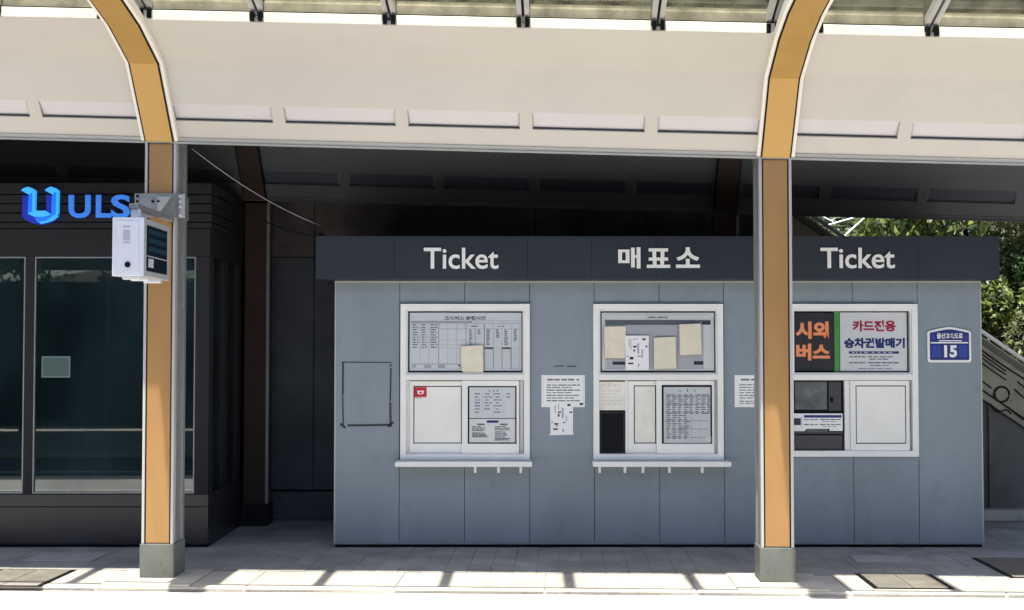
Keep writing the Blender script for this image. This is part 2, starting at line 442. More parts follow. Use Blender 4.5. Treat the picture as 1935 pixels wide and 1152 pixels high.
# ------------------------------------------------------------------ canopies
PROF = [(0, 0), (-.351, .474), (-.75, .638), (-1.08, .717), (-1.5, .765)]
HALF = 5
def canopy(name, label, voff, zoff, us, ribs, front, msoff, mrec, mrib):
    root = thing(name, label, 'canopy', CF(us[0], voff, 0), -ANG)
    P = lambda i, e=0.0: (PROF[i][0] + voff, PROF[i][1] + Z0 + zoff + e)
    def zat(v):          # height of the underside at v (relative)
        for (a, za), (b, zb) in zip(PROF, PROF[1:]):
            if b <= v <= a: return za + (zb - za) * (a - v) / (a - b)
        return PROF[-1][1]
    T = .03
    mod = BAY / 5
    u_lo, u_hi = us
    k0, k1 = math.floor(u_lo / mod), math.ceil(u_hi / mod)
    # lower facet direction
    dv, dz = PROF[1][0], PROF[1][1]
    def L(t, e=0.0):     # point on the lower facet, e = depth into the roof
        n = math.hypot(dv, dz); nv, nz = dz / n, -dv / n
        return (voff + dv * t + nv * e, Z0 + zoff + dz * t + nz * e)
    ta, tb = .235, .455
    for k in range(k0, k1):
        ua, ub = k * mod, (k + 1) * mod
        near_l = abs(ua / BAY - round(ua / BAY)) < .01; near_r = abs(ub / BAY - round(ub / BAY)) < .01
        ra = ua + (.125 if near_l else .043); rb = ub - (.125 if near_r else .043)
        # bay of soffit: strip below recess, cheeks, strip above recess to the fold, upper facet
        mb = MB(CF)
        def facet(u0, u1, t0, t1):
            a0, a1, b0, b1 = L(t0), L(t1), L(t0, T), L(t1, T)
            prof = [a0, a1, b1, b0]; mb.extr(prof, u0, u1, SL)
        facet(ua, ub, 0, ta); facet(ua, ra, ta, tb); facet(rb, ub, ta, tb); facet(ua, ub, tb, 1)
        mb.extr([P(1), P(2), P(2, T), (P(1)[0] + .02, P(1)[1] + T)], ua, ub, SL)
        mb.build('soffit_panel', msoff, root)
        # recessed panel, hinged deeper at the bottom
        mb = MB(CF); a0 = L(ta, .026); a1 = L(tb, .003); b0 = L(ta, .04); b1 = L(tb, .02)
        mb.extr([a0, a1, b1, b0], ra, rb, SL); mb.build('recess_panel', mrec, root)
        mb = MB(CF); mb.extr([L(ta + .001, .016), L(ta + .016, .016), L(ta + .016, .020), L(ta + .001, .020)], ra + .002, rb - .002, SL)
        mb.build('recess_gap', M['tape'], root)
        for q0, q1 in ((ra + .001, ra + .006), (rb - .006, rb - .001)):
            mb = MB(CF); mb.extr([L(ta + .02, .010), L(tb - .03, .001), L(tb - .03, .01), L(ta + .02, .018)], q0, q1, SL)
            mb.build('recess_side_gap', M['steel'], root)
    # lip along the lower edge
    mb = MB(CF); z = Z0 + zoff
    mb.extr([(voff - .012, z - .020), (voff - .012, z + .004), (voff + .02, z + .02), (voff + .02, z - .020)], u_lo, u_hi, SL)
    mb.build('edge_lip', msoff, root)
    mb = MB(CF); mb.extr([(voff - .02, z - .033), (voff - .02, z - .024), (voff + .02, z - .024), (voff + .02, z - .033)], u_lo, u_hi, SL)
    mb.build('edge_trim', M['alu'] if front else msoff, root)
    # ribs
    for ur in ribs:
        def strip(w0, w1, e0, e1, nm, m, last=None, tri=False):
            pts = PROF if front else PROF[:]
            low = []; up = []
            for i, (v, zz) in enumerate(pts):
                a = pts[max(i - 1, 0)]; b = pts[min(i + 1, len(pts) - 1)]
                n = math.hypot(b[0] - a[0], b[1] - a[1]); nv, nz = (b[1] - a[1]) / n, -(b[0] - a[0]) / n
                low.append((v + voff + nv * e0, zz + Z0 + zoff + nz * e0)); up.append((v + voff + nv * e1, zz + Z0 + zoff + nz * e1))
            mb = MB(CF)
            for i in range(len(pts) - 1):
                mb.extr([low[i], low[i + 1], up[i + 1], up[i]], ur + w0, ur + w1, SL)
            bm_ = mb.build(nm, m, root)
            return bm_
        strip(-.092, .092, -.05, .0, 'rib_cladding', mrib)
        strip(-.103, .103, -.046, .03, 'rib_core', M['black'])
        if front:
            for s in (-1, 1):
                strip(min(s * .1035, s * .126), max(s * .1035, s * .126), -.04, .02, 'rib_trim', M['upstand'])
    vt, zt = P(2)
    if front:
        # sunlit upstand, dark gasket, dirty sill, glazing bars and panes
        k0, k1 = math.floor(u_lo / mod), math.ceil(u_hi / mod)
        gz = lambda v: zt + .088 + (vt - v) * .30          # glass plane
        v_end = vt - .68
        for k in range(k0, k1):
            ua, ub = k * mod + .045, (k + 1) * mod - .045
            mb = MB(CF); mb.extr([(vt - .004, zt + .002), (vt - .004, zt + .066), (vt + .05, zt + .066), (vt + .05, zt + .002)], ua, ub, SL)
            mb.build('upstand', M['upstand'], root, bevel=.004)
            mb = MB(CF); mb.extr([(vt + .004, zt + .067), (vt + .004, zt + .074), (vt + .05, zt + .074), (vt + .05, zt + .067)], ua, ub, SL)
            mb.build('gasket', M['black'], root)
            mb = MB(CF); mb.extr([(vt + .02, zt + .075), (vt + .02, zt + .135), (vt + .06, zt + .135), (vt + .06, zt + .075)], ua, ub, SL)
            mb.build('glazing_sill', M['strip'], root)
            mb = MB(CF); mb.extr([(vt + .06, gz(vt + .06) + .05), (v_end, gz(v_end) + .05), (v_end, gz(v_end) + .058), (vt + .06, gz(vt + .06) + .058)], ua - .03, ub + .03, SL)
            mb.build('glass_pane', M['roofglass'], root)
        for k in range(k0, k1 + 1):
            uc = k * mod
            onrib = abs(uc / BAY - round(uc / BAY)) < .01
            offs = ((-.135,), (.135,)) if onrib else ((0,),)
            for (o_,) in offs:
                for s in (-1, 1):
                    mb = MB(CF); a, b = uc + o_ + s * .024 - .015, uc + o_ + s * .024 + .015
                    mb.extr([(vt + .05, gz(vt + .05) - .01), (v_end, gz(v_end) - .01), (v_end, gz(v_end) + .045), (vt + .05, gz(vt + .05) + .045)], a, b, SL)
                    mb.build('glazing_bar', M['alu'], root)
                    mb = MB(CF); mb.box(uc + o_ + s * .026 - .013, uc + o_ + s * .026 + .013, vt - .02, vt + .03, zt + .006 + SL * uc, zt + .064 + SL * uc)
                    mb.build('bar_shoe', M['black'], root)
                mb = MB(CF)
                mb.extr([(vt + .05, gz(vt + .05) + .015), (v_end, gz(v_end) + .015), (v_end, gz(v_end) + .048), (vt + .05, gz(vt + .05) + .048)], uc + o_ - .010, uc + o_ + .010, SL)
                mb.build('bar_core', M['black'], root)
        mb = MB(CF); mb.extr([(v_end - .03, gz(v_end) + .02), (v_end, gz(v_end) + .02), (v_end, gz(v_end) + .07), (v_end - .03, gz(v_end) + .07)], u_lo, u_hi, SL)
        mb.build('eaves_rail', M['alu'], root)
    return root, (vt, zt)

U = (-12*BAY/5, 16*BAY/5)
canopy('bus_stop_canopy', 'cream canopy with orange ribs, recessed white panels and dirty glass roof over the kerb', 0, 0, U, (-2*BAY, -BAY, 0, BAY, 2*BAY, 3*BAY), True, M['cream'], M['recess'], M['orange'])
VR = 2.62
ZR = -.10
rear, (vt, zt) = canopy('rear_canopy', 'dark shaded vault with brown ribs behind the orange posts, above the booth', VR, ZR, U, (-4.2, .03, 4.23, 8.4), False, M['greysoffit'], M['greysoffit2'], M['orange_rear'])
# upper shell of the rear vault, from its crown down to the front post line
zz = Z0 + ZR
prof_in = [(vt, zt), (VR - 1.25, zz + .77), (VR - 1.75, zz + .72), (.32, Z0 + .46), (-.07, Z0 + .15)]
prof_out = [(v, z + .07) for v, z in prof_in]
mb = MB(CF)
for i in range(len(prof_in) - 1):
    mb.extr([prof_in[i], prof_in[i + 1], prof_out[i + 1], prof_out[i]], U[0], U[1], SL)
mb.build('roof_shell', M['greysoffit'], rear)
outer = [(vt - .02, zt + .05), (VR - .30, zz + .53), (VR + .06, zz + .22), (VR + .75, zz + .25)]  # last point is an unseen eave added to shade the stair
mb = MB(CF)
for a, b in zip(outer, outer[1:]): mb.extr([a, b, (b[0], b[1] + .05), (a[0], a[1] + .05)], U[0], U[1], SL)
mb.build('roof_sheet', M['rooftop'], rear)
mb = MB(CF); mb.extr([(VR + .03, zz - .03), (VR + .06, zz - .03), (VR + .06, zz + .219), (VR + .03, zz + .219)], U[0], U[1], SL)
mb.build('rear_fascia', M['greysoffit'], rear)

# ------------------------------------------------------------------ posts
def post(ur, label, shaft_side=True):
    r = thing('canopy_post', label, 'post', CF(ur, .12, 0), -ANG, 'orange clad canopy posts on the kerb')
    zp = .245; zt_ = Z0 + SL * ur
    W = .108
    mb = MB(CF); mb.box(ur - .30, ur + .30, VK + .01, .34, .0005, .014); mb.build('base_slab', M['kerb'], r, bevel=.003)
    mb = MB(CF); mb.box(ur - W - .012, ur + W + .012, -.012, .25, .014, zp); mb.build('plinth', M['plinth'], r, bevel=.006)
    mb = MB(CF); mb.box(ur - W + .004, ur + W - .004, .012, .236, zp, zt_ - .03); mb.build('core', M['steel'], r)
    mb = MB(CF); mb.box(ur - .0815, ur + .0815, .0, .014, zp + .006, zt_ - .04); mb.build('front_cladding', M['post_orange'], r, bevel=.003)
    mb = MB(CF)
    for s in (-1, 1): mb.box(ur + s * .0865 - .004, ur + s * .0865 + .004, .001, .013, zp, zt_ - .035)
    mb.build('dark_gap', M['black'], r)
    for s in (-1, 1):
        mb = MB(CF); mb.box(ur + s * .1005 - .0095, ur + s * .1005 + .0095, -.004, .05, zp, zt_ - .03); mb.build('edge_channel', M['alu'], r, bevel=.003)
        mb = MB(CF); mb.box(ur + s * .108 - .006, ur + s * .108 + .006, .19, .245, zp, zt_ - .03); mb.build('rear_channel', M['steel'], r, bevel=.002)
    mb = MB(CF); mb.box(ur - W - .008, ur + W + .008, -.006, .24, zt_ - .03, zt_ + .012); mb.build('cap_plate', M['steel'], r, bevel=.003)
    for z in (.3, 1.15, 1.62, 2.1):
        for s in (-1, 1):
            mb = MB(CF); mb.tube([(ur + s * .068, -.002, z), (ur + s * .068, .001, z)], .004, 8); mb.build('screw', M['steel'], r)
    return r
post(0, 'left orange clad post that carries the white display box on its arm')
post(BAY, 'right orange clad post standing in front of the ticket booth')
# rear posts
for ur, lab in ((.03, 'dark brown rear post in the shaded gap left of the booth'), (4.23, 'dark rear post rising behind the booth roof left of the right orange post')):
    r = thing('rear_post', lab, 'post', CF(ur, VR + .1, 0), -ANG, 'dark rear posts of the canopy')
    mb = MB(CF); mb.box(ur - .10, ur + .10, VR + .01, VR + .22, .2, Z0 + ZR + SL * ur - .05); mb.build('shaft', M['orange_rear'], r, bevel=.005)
    mb = MB(CF); mb.box(ur - .115, ur + .115, VR, VR + .235, 0, .2); mb.build('plinth', M['charcoal'], r)
    mb = MB(CF); mb.box(ur + .101, ur + .125, VR + .0, VR + .06, .2, Z0 + ZR + SL * ur - .05); mb.build('edge_channel', M['steel'], r)

# ------------------------------------------------------------------ rear wall
dR = DB + 1.62
rw = thing('rear_wall', 'dark stained wall closing the shaded space behind booth and shops', 'wall', (0, dR, 0))
x0, x1 = -7.0, X(1430, dR, 420)
zt_l = Z(370, dR); n = 9
for i in range(n):
    a = x0 + (x1 - x0) * i / n; b = x0 + (x1 - x0) * (i + 1) / n
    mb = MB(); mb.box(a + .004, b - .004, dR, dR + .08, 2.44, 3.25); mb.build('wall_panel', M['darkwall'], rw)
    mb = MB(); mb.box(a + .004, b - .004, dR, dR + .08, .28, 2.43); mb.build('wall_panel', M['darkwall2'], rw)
mb = MB(); mb.box(x0, x1, dR + .03, dR + .1, 0, 3.2); mb.build('backing', M['black'], rw)
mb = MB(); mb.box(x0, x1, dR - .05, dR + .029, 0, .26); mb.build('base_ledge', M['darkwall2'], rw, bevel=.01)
mb = MB(); mb.box(x1 + .005, x1 + .06, dR - .02, dR + .12, 0, 3.15); mb.build('end_frame', M['charcoal'], rw)
mb = MB(); mb.box(x1 + .14, x1 + .17, dR - .02, dR + .02, 0, 3.0); mb.build('end_rail', M['charcoal'], rw)

# ------------------------------------------------------------------ ticket booth
bx = lambda px: X(px, DB, 740)
bz = lambda py: Z(py, DB)
BL, BR = bx(632), bx(1856)
booth = thing('ticket_booth', 'blue grey panelled ticket booth with dark sign band and three white windows', 'booth', ((BL + BR) / 2, DB, 0))
DF = DB - .24
Z_TOP = bz(530)
BACK = DB + .95
mb = MB(); mb.box(BL + .02, BR - .02, DB + .14, BACK, .03, Z_TOP); mb.build('body', M['black'], booth)
mb = MB(); mb.box(BL + .01, BR - .01, DB + .015, DB + .135, .0, .025); mb.build('skirting', M['black'], booth)
for s, xx in (('l', BL), ('r', BR - .018)):
    mb = MB(); mb.box(xx, xx + .018, DB + .03, BACK, .03, Z_TOP); mb.build('side_panel', M['wall'], booth)
seams = [632, 755, 878, 1001, 1123, 1246, 1368, 1490, 1612, 1735, 1856]
g = .0022
ZB = .028
W_COLS = {1: 1, 2: 1, 4: 2, 5: 2, 7: 3, 8: 3}
WIN = {1: (757, 1001), 2: (1121, 1366), 3: (1487, 1733)}
for i in range(10):
    a, b = bx(seams[i]) + g, bx(seams[i + 1]) - g
    if i in W_COLS:
        k = W_COLS[i]; zb = bz(868 if k < 3 else 862); zt1 = bz(573)
        mb = MB(); mb.box(a, b, DB, DB + .02, ZB, zb - .002); mb.build('wall_panel', M['wall'], booth, bevel=.0015)
        mb = MB(); mb.box(a, b, DB, DB + .02, zt1 + .002, Z_TOP); mb.build('wall_panel', M['wall'], booth, bevel=.0015)
    else:
        mb = MB(); mb.box(a, b, DB, DB + .02, ZB, Z_TOP); mb.build('wall_panel', M['wall'], booth, bevel=.0015)
mb = MB()
for i in range(1, 10):          # dark backing behind the panel joints
    c = bx(seams[i]); k = None
    if i in (2, 5, 8): mb.box(c - .03, c + .03, DB + .021, DB + .03, ZB, bz(870)); mb.box(c - .03, c + .03, DB + .021, DB + .03, bz(572), Z_TOP)
    else: mb.box(c - .012, c + .012, DB + .021, DB + .03, ZB, Z_TOP)
mb.build('joint_backing', M['charcoal'], booth)
mb = MB(); mb.box(BL, BL + .012, DB - .004, DB + .0, ZB, Z_TOP); mb.build('corner_trim', M['alu'], booth)
mb = MB(); mb.box(BR - .012, BR, DB - .004, DB + .0, ZB, Z_TOP); mb.build('corner_trim', M['alu'], booth)
mb = MB(); mb.box(BL, BR, DB - .008, DB - .0005, Z_TOP - .016, Z_TOP - .002); mb.build('head_trim', M['alu'], booth)
mb = MB(); mb.box(BL, BR, DB - .006, DB - .0005, ZB - .003, ZB + .012); mb.build('base_trim', M['steel'], booth)
# fascia
FL, FR = X(597, DF, 486), X(1889, DF, 486)
fz0, fz1 = Z(527, DF), Z(446, DF)
fs = [597, 745, 997, 1118, 1240, 1490, 1735, 1889]
mb = MB(); mb.box(FL + .02, FR - .02, DF + .02, BACK + .15, fz0 + .002, fz1 - .02); mb.build('roof', M['fascia'], booth)
for a, b in zip(fs, fs[1:]):
    mb = MB(); mb.box(X(a, DF, 486) + .001, X(b, DF, 486) - .001, DF, DF + .018, fz0, fz1); fp = mb.build('fascia_panel', M['fascia'], booth, bevel=.001)
for s, xx in (('l', FL), ('r', FR - .018)):
    mb = MB(); mb.box(xx, xx + .018, DF + .02, BACK + .15, fz0, fz1); mb.build('fascia_panel', M['fascia'], booth)
fascia_main = fp
def frect(a, b, y0, y1, d=None):
    d = d or DF; ym = (y0 + y1) / 2
    return (X(a, d, ym), X(b, d, ym), Z(y1, d), Z(y0, d))
text('Ticket', frect(801, 942, 468, 508), DF - .003, .012, 'sign_letter', M['letter'], booth, .012, True)
text('매', frect(1168, 1210, 467, 507), DF - .003, .012, 'sign_letter', M['letter'], booth, .028)
text('표', frect(1222, 1266, 469, 506), DF - .003, .012, 'sign_letter', M['letter'], booth, .028)
text('소', frect(1277, 1322, 467, 506), DF - .003, .012, 'sign_letter', M['letter'], booth, .028)
text('Ticket', frect(1550, 1690, 468, 507), DF - .003, .012, 'sign_letter', M['letter'], booth, .012, True)

# windows
def rect(mb, a, b, y0, y1, d0, d1):
    mb.box(bx(a), bx(b), d0, d1, bz(y1), bz(y0))
def ring(a, b, y0, y1, t, d0, d1, name, m, parent, bevel=.002, tb=None):
    """a frame t photo-pixels wide round a rectangle"""
    tb = tb or t
    mb = MB()
    rect(mb, a, b, y0, y0 + t, d0, d1); rect(mb, a, b, y1 - tb, y1, d0, d1)
    rect(mb, a, a + t, y0 + t, y1 - tb, d0, d1); rect(mb, b - t, b, y0 + t, y1 - tb, d0, d1)
    return mb.build(name, m, parent, bevel=bevel)
wins = {}
for k, (a, b) in WIN.items():
    y1 = 868 if k < 3 else 862
    fr = ring(a, b, 574, y1, 11, DB - .035, DB + .06, 'window', M['white'], booth)
    wins[k] = fr
    ring(a + 11.3, b - 11.3, 585.3, 706, 2.2, DB - .02, DB + .05, 'glazing_bead', M['white'], fr, .001)
    mb = MB(); rect(mb, a + 11, b - 11, 706.5, 718, DB - .034, DB + .05); mb.build('transom', M['white'], fr, bevel=.003)
    mb = MB(); rect(mb, a + 13.6, b - 13.6, 588, 703.5, DB + .046, DB + .05); mb.build('rebate', M['black'], fr)
    mb = MB(); rect(mb, a + 13.6, b - 13.6, 588, 703.5, DB - .004, DB - .001); mb.build('glass_pane', M['clearglass'], fr)
    if k < 3:
        e = {1: (750, 1005), 2: (1118, 1375)}[k]
        mb = MB(); rect(mb, e[0], e[1], 869, 878.5, DB - .16, DB - .001); mb.build('ledge', M['white'], fr, bevel=.004)
        for p in {1: (898, 942, 984), 2: (1133, 1181, 1215, 1265, 1327)}[k]:
            dd = DB - .15
            mb = MB(); mb.tube([(X(p, dd, 885), dd, Z(880, dd)), (X(p, dd, 885), dd, Z(893, dd))], .011, 10); mb.build('ledge_peg', M['white'], fr)
def sash(fr, a, b, y0, y1, ia, ib, iy0, iy1, d, panel, edge=True):
    """sliding sash with an inner panel"""
    mb = MB()
    rect(mb, a, ia, y0, y1, d, d + .02); rect(mb, ib, b, y0, y1, d, d + .02)
    rect(mb, ia, ib, y0, iy0, d, d + .02); rect(mb, ia, ib, iy1, y1, d, d + .02)
    s = mb.build('sash', M['white'], fr, bevel=.0015)
    mb = MB(); rect(mb, ia, ib, iy0, iy1, d + .012, d + .018); mb.build('rebate', M['black'], s)
    if panel:
        mb = MB(); rect(mb, ia + 1.9, ib - 1.9, iy0 + 1.9, iy1 - 1.9, d + .003, d + .0115); mb.build('blind', M[panel], s)
    if not panel:
        mb = MB(); rect(mb, ia, ib, iy0, iy1, d + .0005, d + .002); mb.build('glass_pane', M['clearglass'], s)
    return s
D1, D2 = DB + .012, DB - .014
sash(wins[1], 774, 873, 720, 857, 781, 873, 729, 838, D1, 'white2')
sash(wins[1], 873, 981, 719, 857, 884, 976, 729, 838, D2, None)
mb = MB(); rect(mb, 768, 773.5, 719, 857, DB + .03, DB + .05); mb.build('jamb', M['white'], wins[1])
mb = MB(); rect(mb, 982, 989, 719, 857, DB + .03, DB + .05); mb.build('jamb', M['white'], wins[1])
sash(wins[2], 1187, 1240, 720, 857, 1198, 1240, 728, 838, D1, 'cream_paper2')
sash(wins[2], 1240, 1349, 719, 857, 1250, 1345, 727, 838, D2, None)
mb = MB(); rect(mb, 1350, 1355, 719, 857, DB + .03, DB + .05); mb.build('jamb', M['white'], wins[2])
mb = MB(); rect(mb, 1182, 1186.6, 719, 857, DB + .01, DB + .05); mb.build('jamb', M['white'], wins[2])
sash(wins[3], 1606, 1717, 719, 852, 1616, 1711, 728, 838, D2, 'white2')
mb = MB(); rect(mb, 1596, 1605.5, 719, 852, DB + .0, DB + .05); mb.build('jamb', M['white'], wins[3])
mb = MB(); rect(mb, 1717.5, 1722, 719, 852, DB + .03, DB + .05); mb.build('jamb', M['white'], wins[3])
mb = MB(); rect(mb, 1132.5, 1182, 776, 857, DB + .02, DB + .026); mb.build('hatch', M['black'], wins[2])  # black sheet standing in for the darkness of the opening
ring(1135, 1180, 779, 855, 1.2, DB + .014, DB + .0195, 'hatch_rim', M['machine'], wins[2], 0)

# ---- papers, posters, stickers (each a thing of its own, print as flat marks on it)
def paper(name, label, cat, a, b, y0, y1, d, m, group=None, prints=(), texts=(), th=.0012, tilt=0, poly=None):
    mb = MB()
    if poly:
        mb.poly([(bx(p), bz(q)) for p, q in poly], d, d + th)
    else: rect(mb, a, b, y0, y1, d, d + th)
    o = mb.build(name, M[m], None, origin=((bx(a) + bx(b)) / 2, d, bz(y1)))
    tag(o, label, cat, group)
    by = {}
    for (p0, p1, q0, q1, mm) in prints: by.setdefault(mm, []).append((p0, p1, q0, q1))
    for mm, rs in by.items():
        mb = MB()
        for (p0, p1, q0, q1) in rs:
            yy = d - .0006 - .0002 * (list(by).index(mm))
            mb.quad((bx(p0), yy, bz(q1)), (bx(p1), yy, bz(q1)), (bx(p1), yy, bz(q0)), (bx(p0), yy, bz(q0)))
        mb.build('print', M[mm], o, kind='stuff' if len(rs) > 12 else None)
    for (body, p0, p1, q0, q1, mm, bold) in texts:
        text(body, (bx(p0), bx(p1), bz(q1), bz(q0)), d - .0008, .0006, 'lettering', M[mm], o, bold)
    return o
rp = random.Random(11)
def words(x0, x1, y, h, m, gap=3, wmin=4, wmax=13):
    out = []; x = x0
    while x < x1 - 2:
        wd = min(rp.uniform(wmin, wmax), x1 - x); out.append((x, x + wd, y + rp.uniform(-.2, .2), y + h, m)); x += wd + rp.uniform(gap * .5, gap * 1.4)
    return out
# poster 1
pr = []
pr += [(776, 892, 606, 609.5, 'ink_soft'), (893, 983, 605.6, 606.4, 'ink_soft'), (776, 983, 610, 611, 'ink_soft')]
for x in (792.5, 809.5, 828.5, 845.5, 862.5, 880, 897.5, 915, 932, 948.5, 966, 982): pr.append((x, x + .7, 611, 697 if x > 897 else 687, 'ink_soft'))
pr += [(828.2, 829.2, 611, 687, 'ink'), (879.8, 880.8, 611, 653, 'ink'), (914.4, 915.6, 611, 699, 'ink'), (897.2, 898, 621, 651, 'ink')]
for y in (621, 642.5, 651, 657): pr.append((829, 880, y, y + .5, 'ink_soft'))
for y in np.arange(656, 698, 3.4): pr.append((916, 982, float(y), float(y) + .35, 'ink_soft'))
for i in range(10):
    y = 612.5 + i * 4.7
    pr += words(779, 790, y, 2, 'ink', 2, 5, 10) + words(796, 806, y, 2, 'ink', 2, 5, 9) + words(813, 826, y, 2, 'ink', 2, 6, 12)
for x0, x1, n in ((886, 892, 9), (902, 908, 3), (919, 926, 9), (937, 944, 5), (953, 960, 9), (971, 977, 7)):
    for i in range(n): pr += words(x0, x1, 622 + i * 3.4, 2, 'ink', 1, 3, 7)
pr += [(776, 982, 620.5, 621, 'ink_soft'), (915.5, 931.5, 656, 659, 'ink_dark'), (948.5, 965.5, 656, 659, 'ink_dark'), (931.5, 932.5, 656, 697, 'ink'), (948, 949, 656, 697, 'ink'), (965, 966, 656, 697, 'ink')]
pr += [(776, 865, 687, 688, 'ink'), (801, 814, 689, 695, 'ink_soft'), (827, 841, 689, 695, 'ink_soft'), (779, 785, 689, 694, 'ink_soft'), (866, 870, 688.5, 692, 'ink_dark')]
pr += words(890, 903, 615, 2, 'ink', 1, 4, 8) + words(941, 955, 615, 2, 'ink', 4, 3, 5)
paper('timetable_poster', 'large white timetable poster behind the upper pane of the leftmost window', 'poster', 773.5, 985.5, 590.5, 700.5, DB + .02, 'paper',
      prints=pr, texts=[('고속버스 운행시간', 839, 918, 597, 604.5, 'ink_dark', .03)])
paper('memo_sheet', 'cream memo sheet covering the lower edge of the leftmost timetable poster', 'paper', 871, 913, 652, 704.5, DB - .008, 'cream_paper',
      poly=[(871, 654), (912, 652), (913.5, 704), (877, 704.5), (872, 699)], prints=[(871, 878, 694, 695, 'ink_soft')])
# poster 2
pr = [(1144, 1342, 593, 593.7, 'ink_soft'), (1144, 1344, 604, 613.5, 'ink'), (1144, 1331, 613.5, 697, 'ink_pale'), (1158, 1182, 683, 689, 'ink_dark'), (1312, 1330, 682, 689, 'ink_dark'),
      (1330.5, 1344, 613.5, 697, 'paper_w'), (1335, 1339, 616, 694, 'ink_soft'), (1329, 1344, 607, 612, 'ink_dark')]
for i in range(23):
    for xa in range(1146, 1326, 15):
        if rp.random() < .75: pr += [(xa, xa + rp.uniform(4, 12), 615 + i * 3.5, 616.6 + i * 3.5, 'ink_soft')]
for xa in range(1151, 1330, 22): pr.append((xa, xa + .6, 614, 697, 'ink'))
paper('timetable_poster', 'timetable poster mostly hidden by cream memos, behind the upper pane of the middle window', 'poster', 1137.5, 1350.5, 590.5, 700.5, DB + .02, 'paper_w',
      prints=pr, texts=[('시외버스 운행시간', 1224, 1263, 597, 601.5, 'ink_dark', .03)])
paper('memo_sheet', 'cream memo sheet at the left end of the middle timetable poster', 'paper', 1142, 1182, 616, 677, DB - .006, 'cream_paper', poly=[(1142, 617), (1183, 616), (1181, 677), (1143, 676)])
pr = [(1188, 1190, 640, 655, 'ink_soft'), (1192, 1193, 641, 660, 'ink'), (1196, 1206, 640, 641, 'ink'), (1214, 1220, 639, 642.5, 'ink_dark'), (1196.5, 1203, 653, 656.5, 'ink_dark'), (1197, 1200, 660, 664, 'ink_dark'),
      (1220, 1223.5, 652.5, 656, 'ink_dark'), (1190, 1197, 674, 679, 'ink_dark'), (1187, 1197, 685, 688, 'ink_dark'), (1205, 1211, 672, 674, 'ink'), (1204, 1208, 648, 668, 'ink_soft'), (1212, 1215, 660, 676, 'ink_soft'), (1185, 1188, 672, 674, 'ink'), (1206, 1207.5, 686, 693, 'ink')]
paper('notice_sheet', 'white printed sheet with black marks among the cream memos of the middle window', 'paper', 1182, 1226, 634, 699, DB - .0065, 'paper_w', prints=pr)
paper('memo_sheet', 'cream memo sheet hanging lowest, in the centre of the middle timetable poster', 'paper', 1236, 1278, 635, 697, DB - .006, 'cream_paper', poly=[(1236, 638), (1277, 636), (1278, 696), (1236, 697)], prints=[(1246, 1251, 673, 674, 'bark')] if False else [])
paper('memo_sheet', 'cream memo sheet highest and rightmost on the middle timetable poster', 'paper', 1284, 1327, 611, 671, DB - .006, 'cream_paper', poly=[(1284, 612.5), (1325, 611), (1326, 669), (1285, 671)])
# fares in right sash of window 1
pr = []
for x in (912, 932, 952): pr.append((x, x + .5, 742, 783, 'ink_soft'))
for i, y in enumerate((743, 749, 754.5, 760, 765.5, 771.5, 777.5)):
    pr += words(897, 907, y, 1.8, 'ink', 2) 
    if i < 6: pr += words(915 if i % 2 else 917, 929 if i % 2 else 925, y, 1.8, 'ink', 1.5)
    pr += words(934 if i % 2 == 0 else 937, 948 if i % 2 == 0 else 944, y, 1.8, 'ink', 1.5)
    if i < 2: pr += words(957, 964, y, 1.8, 'ink', 1.5)
pr += [(924, 926, 737, 739.5, 'ink_dark'), (932, 934, 737, 739.5, 'ink_dark'), (939, 941, 736.5, 739.5, 'ink_dark')]
paper('fare_table', 'grey fare table sheet in the right sash of the leftmost window, above a white notice', 'paper', 887, 973.5, 731.5, 789.5, DB - .0045, 'paper', prints=pr)
pr = [(920, 942, 794, 798.5, 'navy'), (902, 916, 800, 803, 'ink'), (945, 959, 800, 803, 'ink')]
for x0, ys in ((892, (805, 807.5, 810, 812.5, 817, 819.5, 822, 824)), (935, (805, 808, 811, 815, 818, 821, 824.5, 827.5, 830))):
    for y in ys: pr += words(x0, x0 + rp.uniform(18, 34), y, 1.7, 'ink', 1, 5, 14)
paper('notice_sheet', 'white two column notice with navy heading, below the fare table in the leftmost window', 'paper', 887, 973.5, 791, 835.5, DB - .0045, 'paper_w', prints=pr)
paper('red_sticker', 'small red sticker in the upper corner of the leftmost white blind', 'sticker', 783, 806, 731.5, 750, DB + .0105, 'red', th=.001,
      prints=[(788, 801, 738, 740, 'paper_w'), (789, 792, 740, 744, 'paper_w'), (797, 800, 740, 744, 'paper_w'), (791, 798, 743.5, 745, 'paper_w'), (783, 797, 751.5, 752.6, 'ink_soft')])
# window 2 lower papers
pr = []
for y in (725, 728, 738, 744, 750, 757, 763): pr += words(1138, rp.uniform(1155, 1178), y, .8, 'ink_soft', 3, 4, 10)
paper('memo_sheet', 'yellowed handwritten sheet above the black hatch of the middle window', 'paper', 1133, 1182, 721, 775, DB + .018, 'cream_paper2', prints=pr)
pr = [(1208, 1235, 737, 738, 'ink_soft')]
for y in (748, 752, 757, 768, 782): pr += words(1203, rp.uniform(1215, 1236), y, .7, 'ink_soft', 3, 4, 10)
for i in range(22):
    y = 745 + i * 3.9
    xe = 1338 if i < 10 else 1303
    for x in range(1259, xe, 11): pr.append((x, x + rp.uniform(4, 10.5), y, y + 1.7, 'ink'))
for i in range(0, 22, 4): pr.append((1258, 1339, 747.6 + i * 3.9, 748.2 + i * 3.9, 'ink_dark'))
pr2 = [p for p in pr if p[0] > 1245] + [(1284, 1286, 736.5, 739.5, 'ink_dark'), (1298, 1300, 735.5, 739.5, 'ink_dark'), (1312, 1314, 736.5, 739, 'ink_dark'), (1306, 1306.6, 788, 832, 'ink_soft'), (1322, 1322.6, 788, 832, 'ink_soft'), (1333, 1343, 824, 835, 'paper_w')]
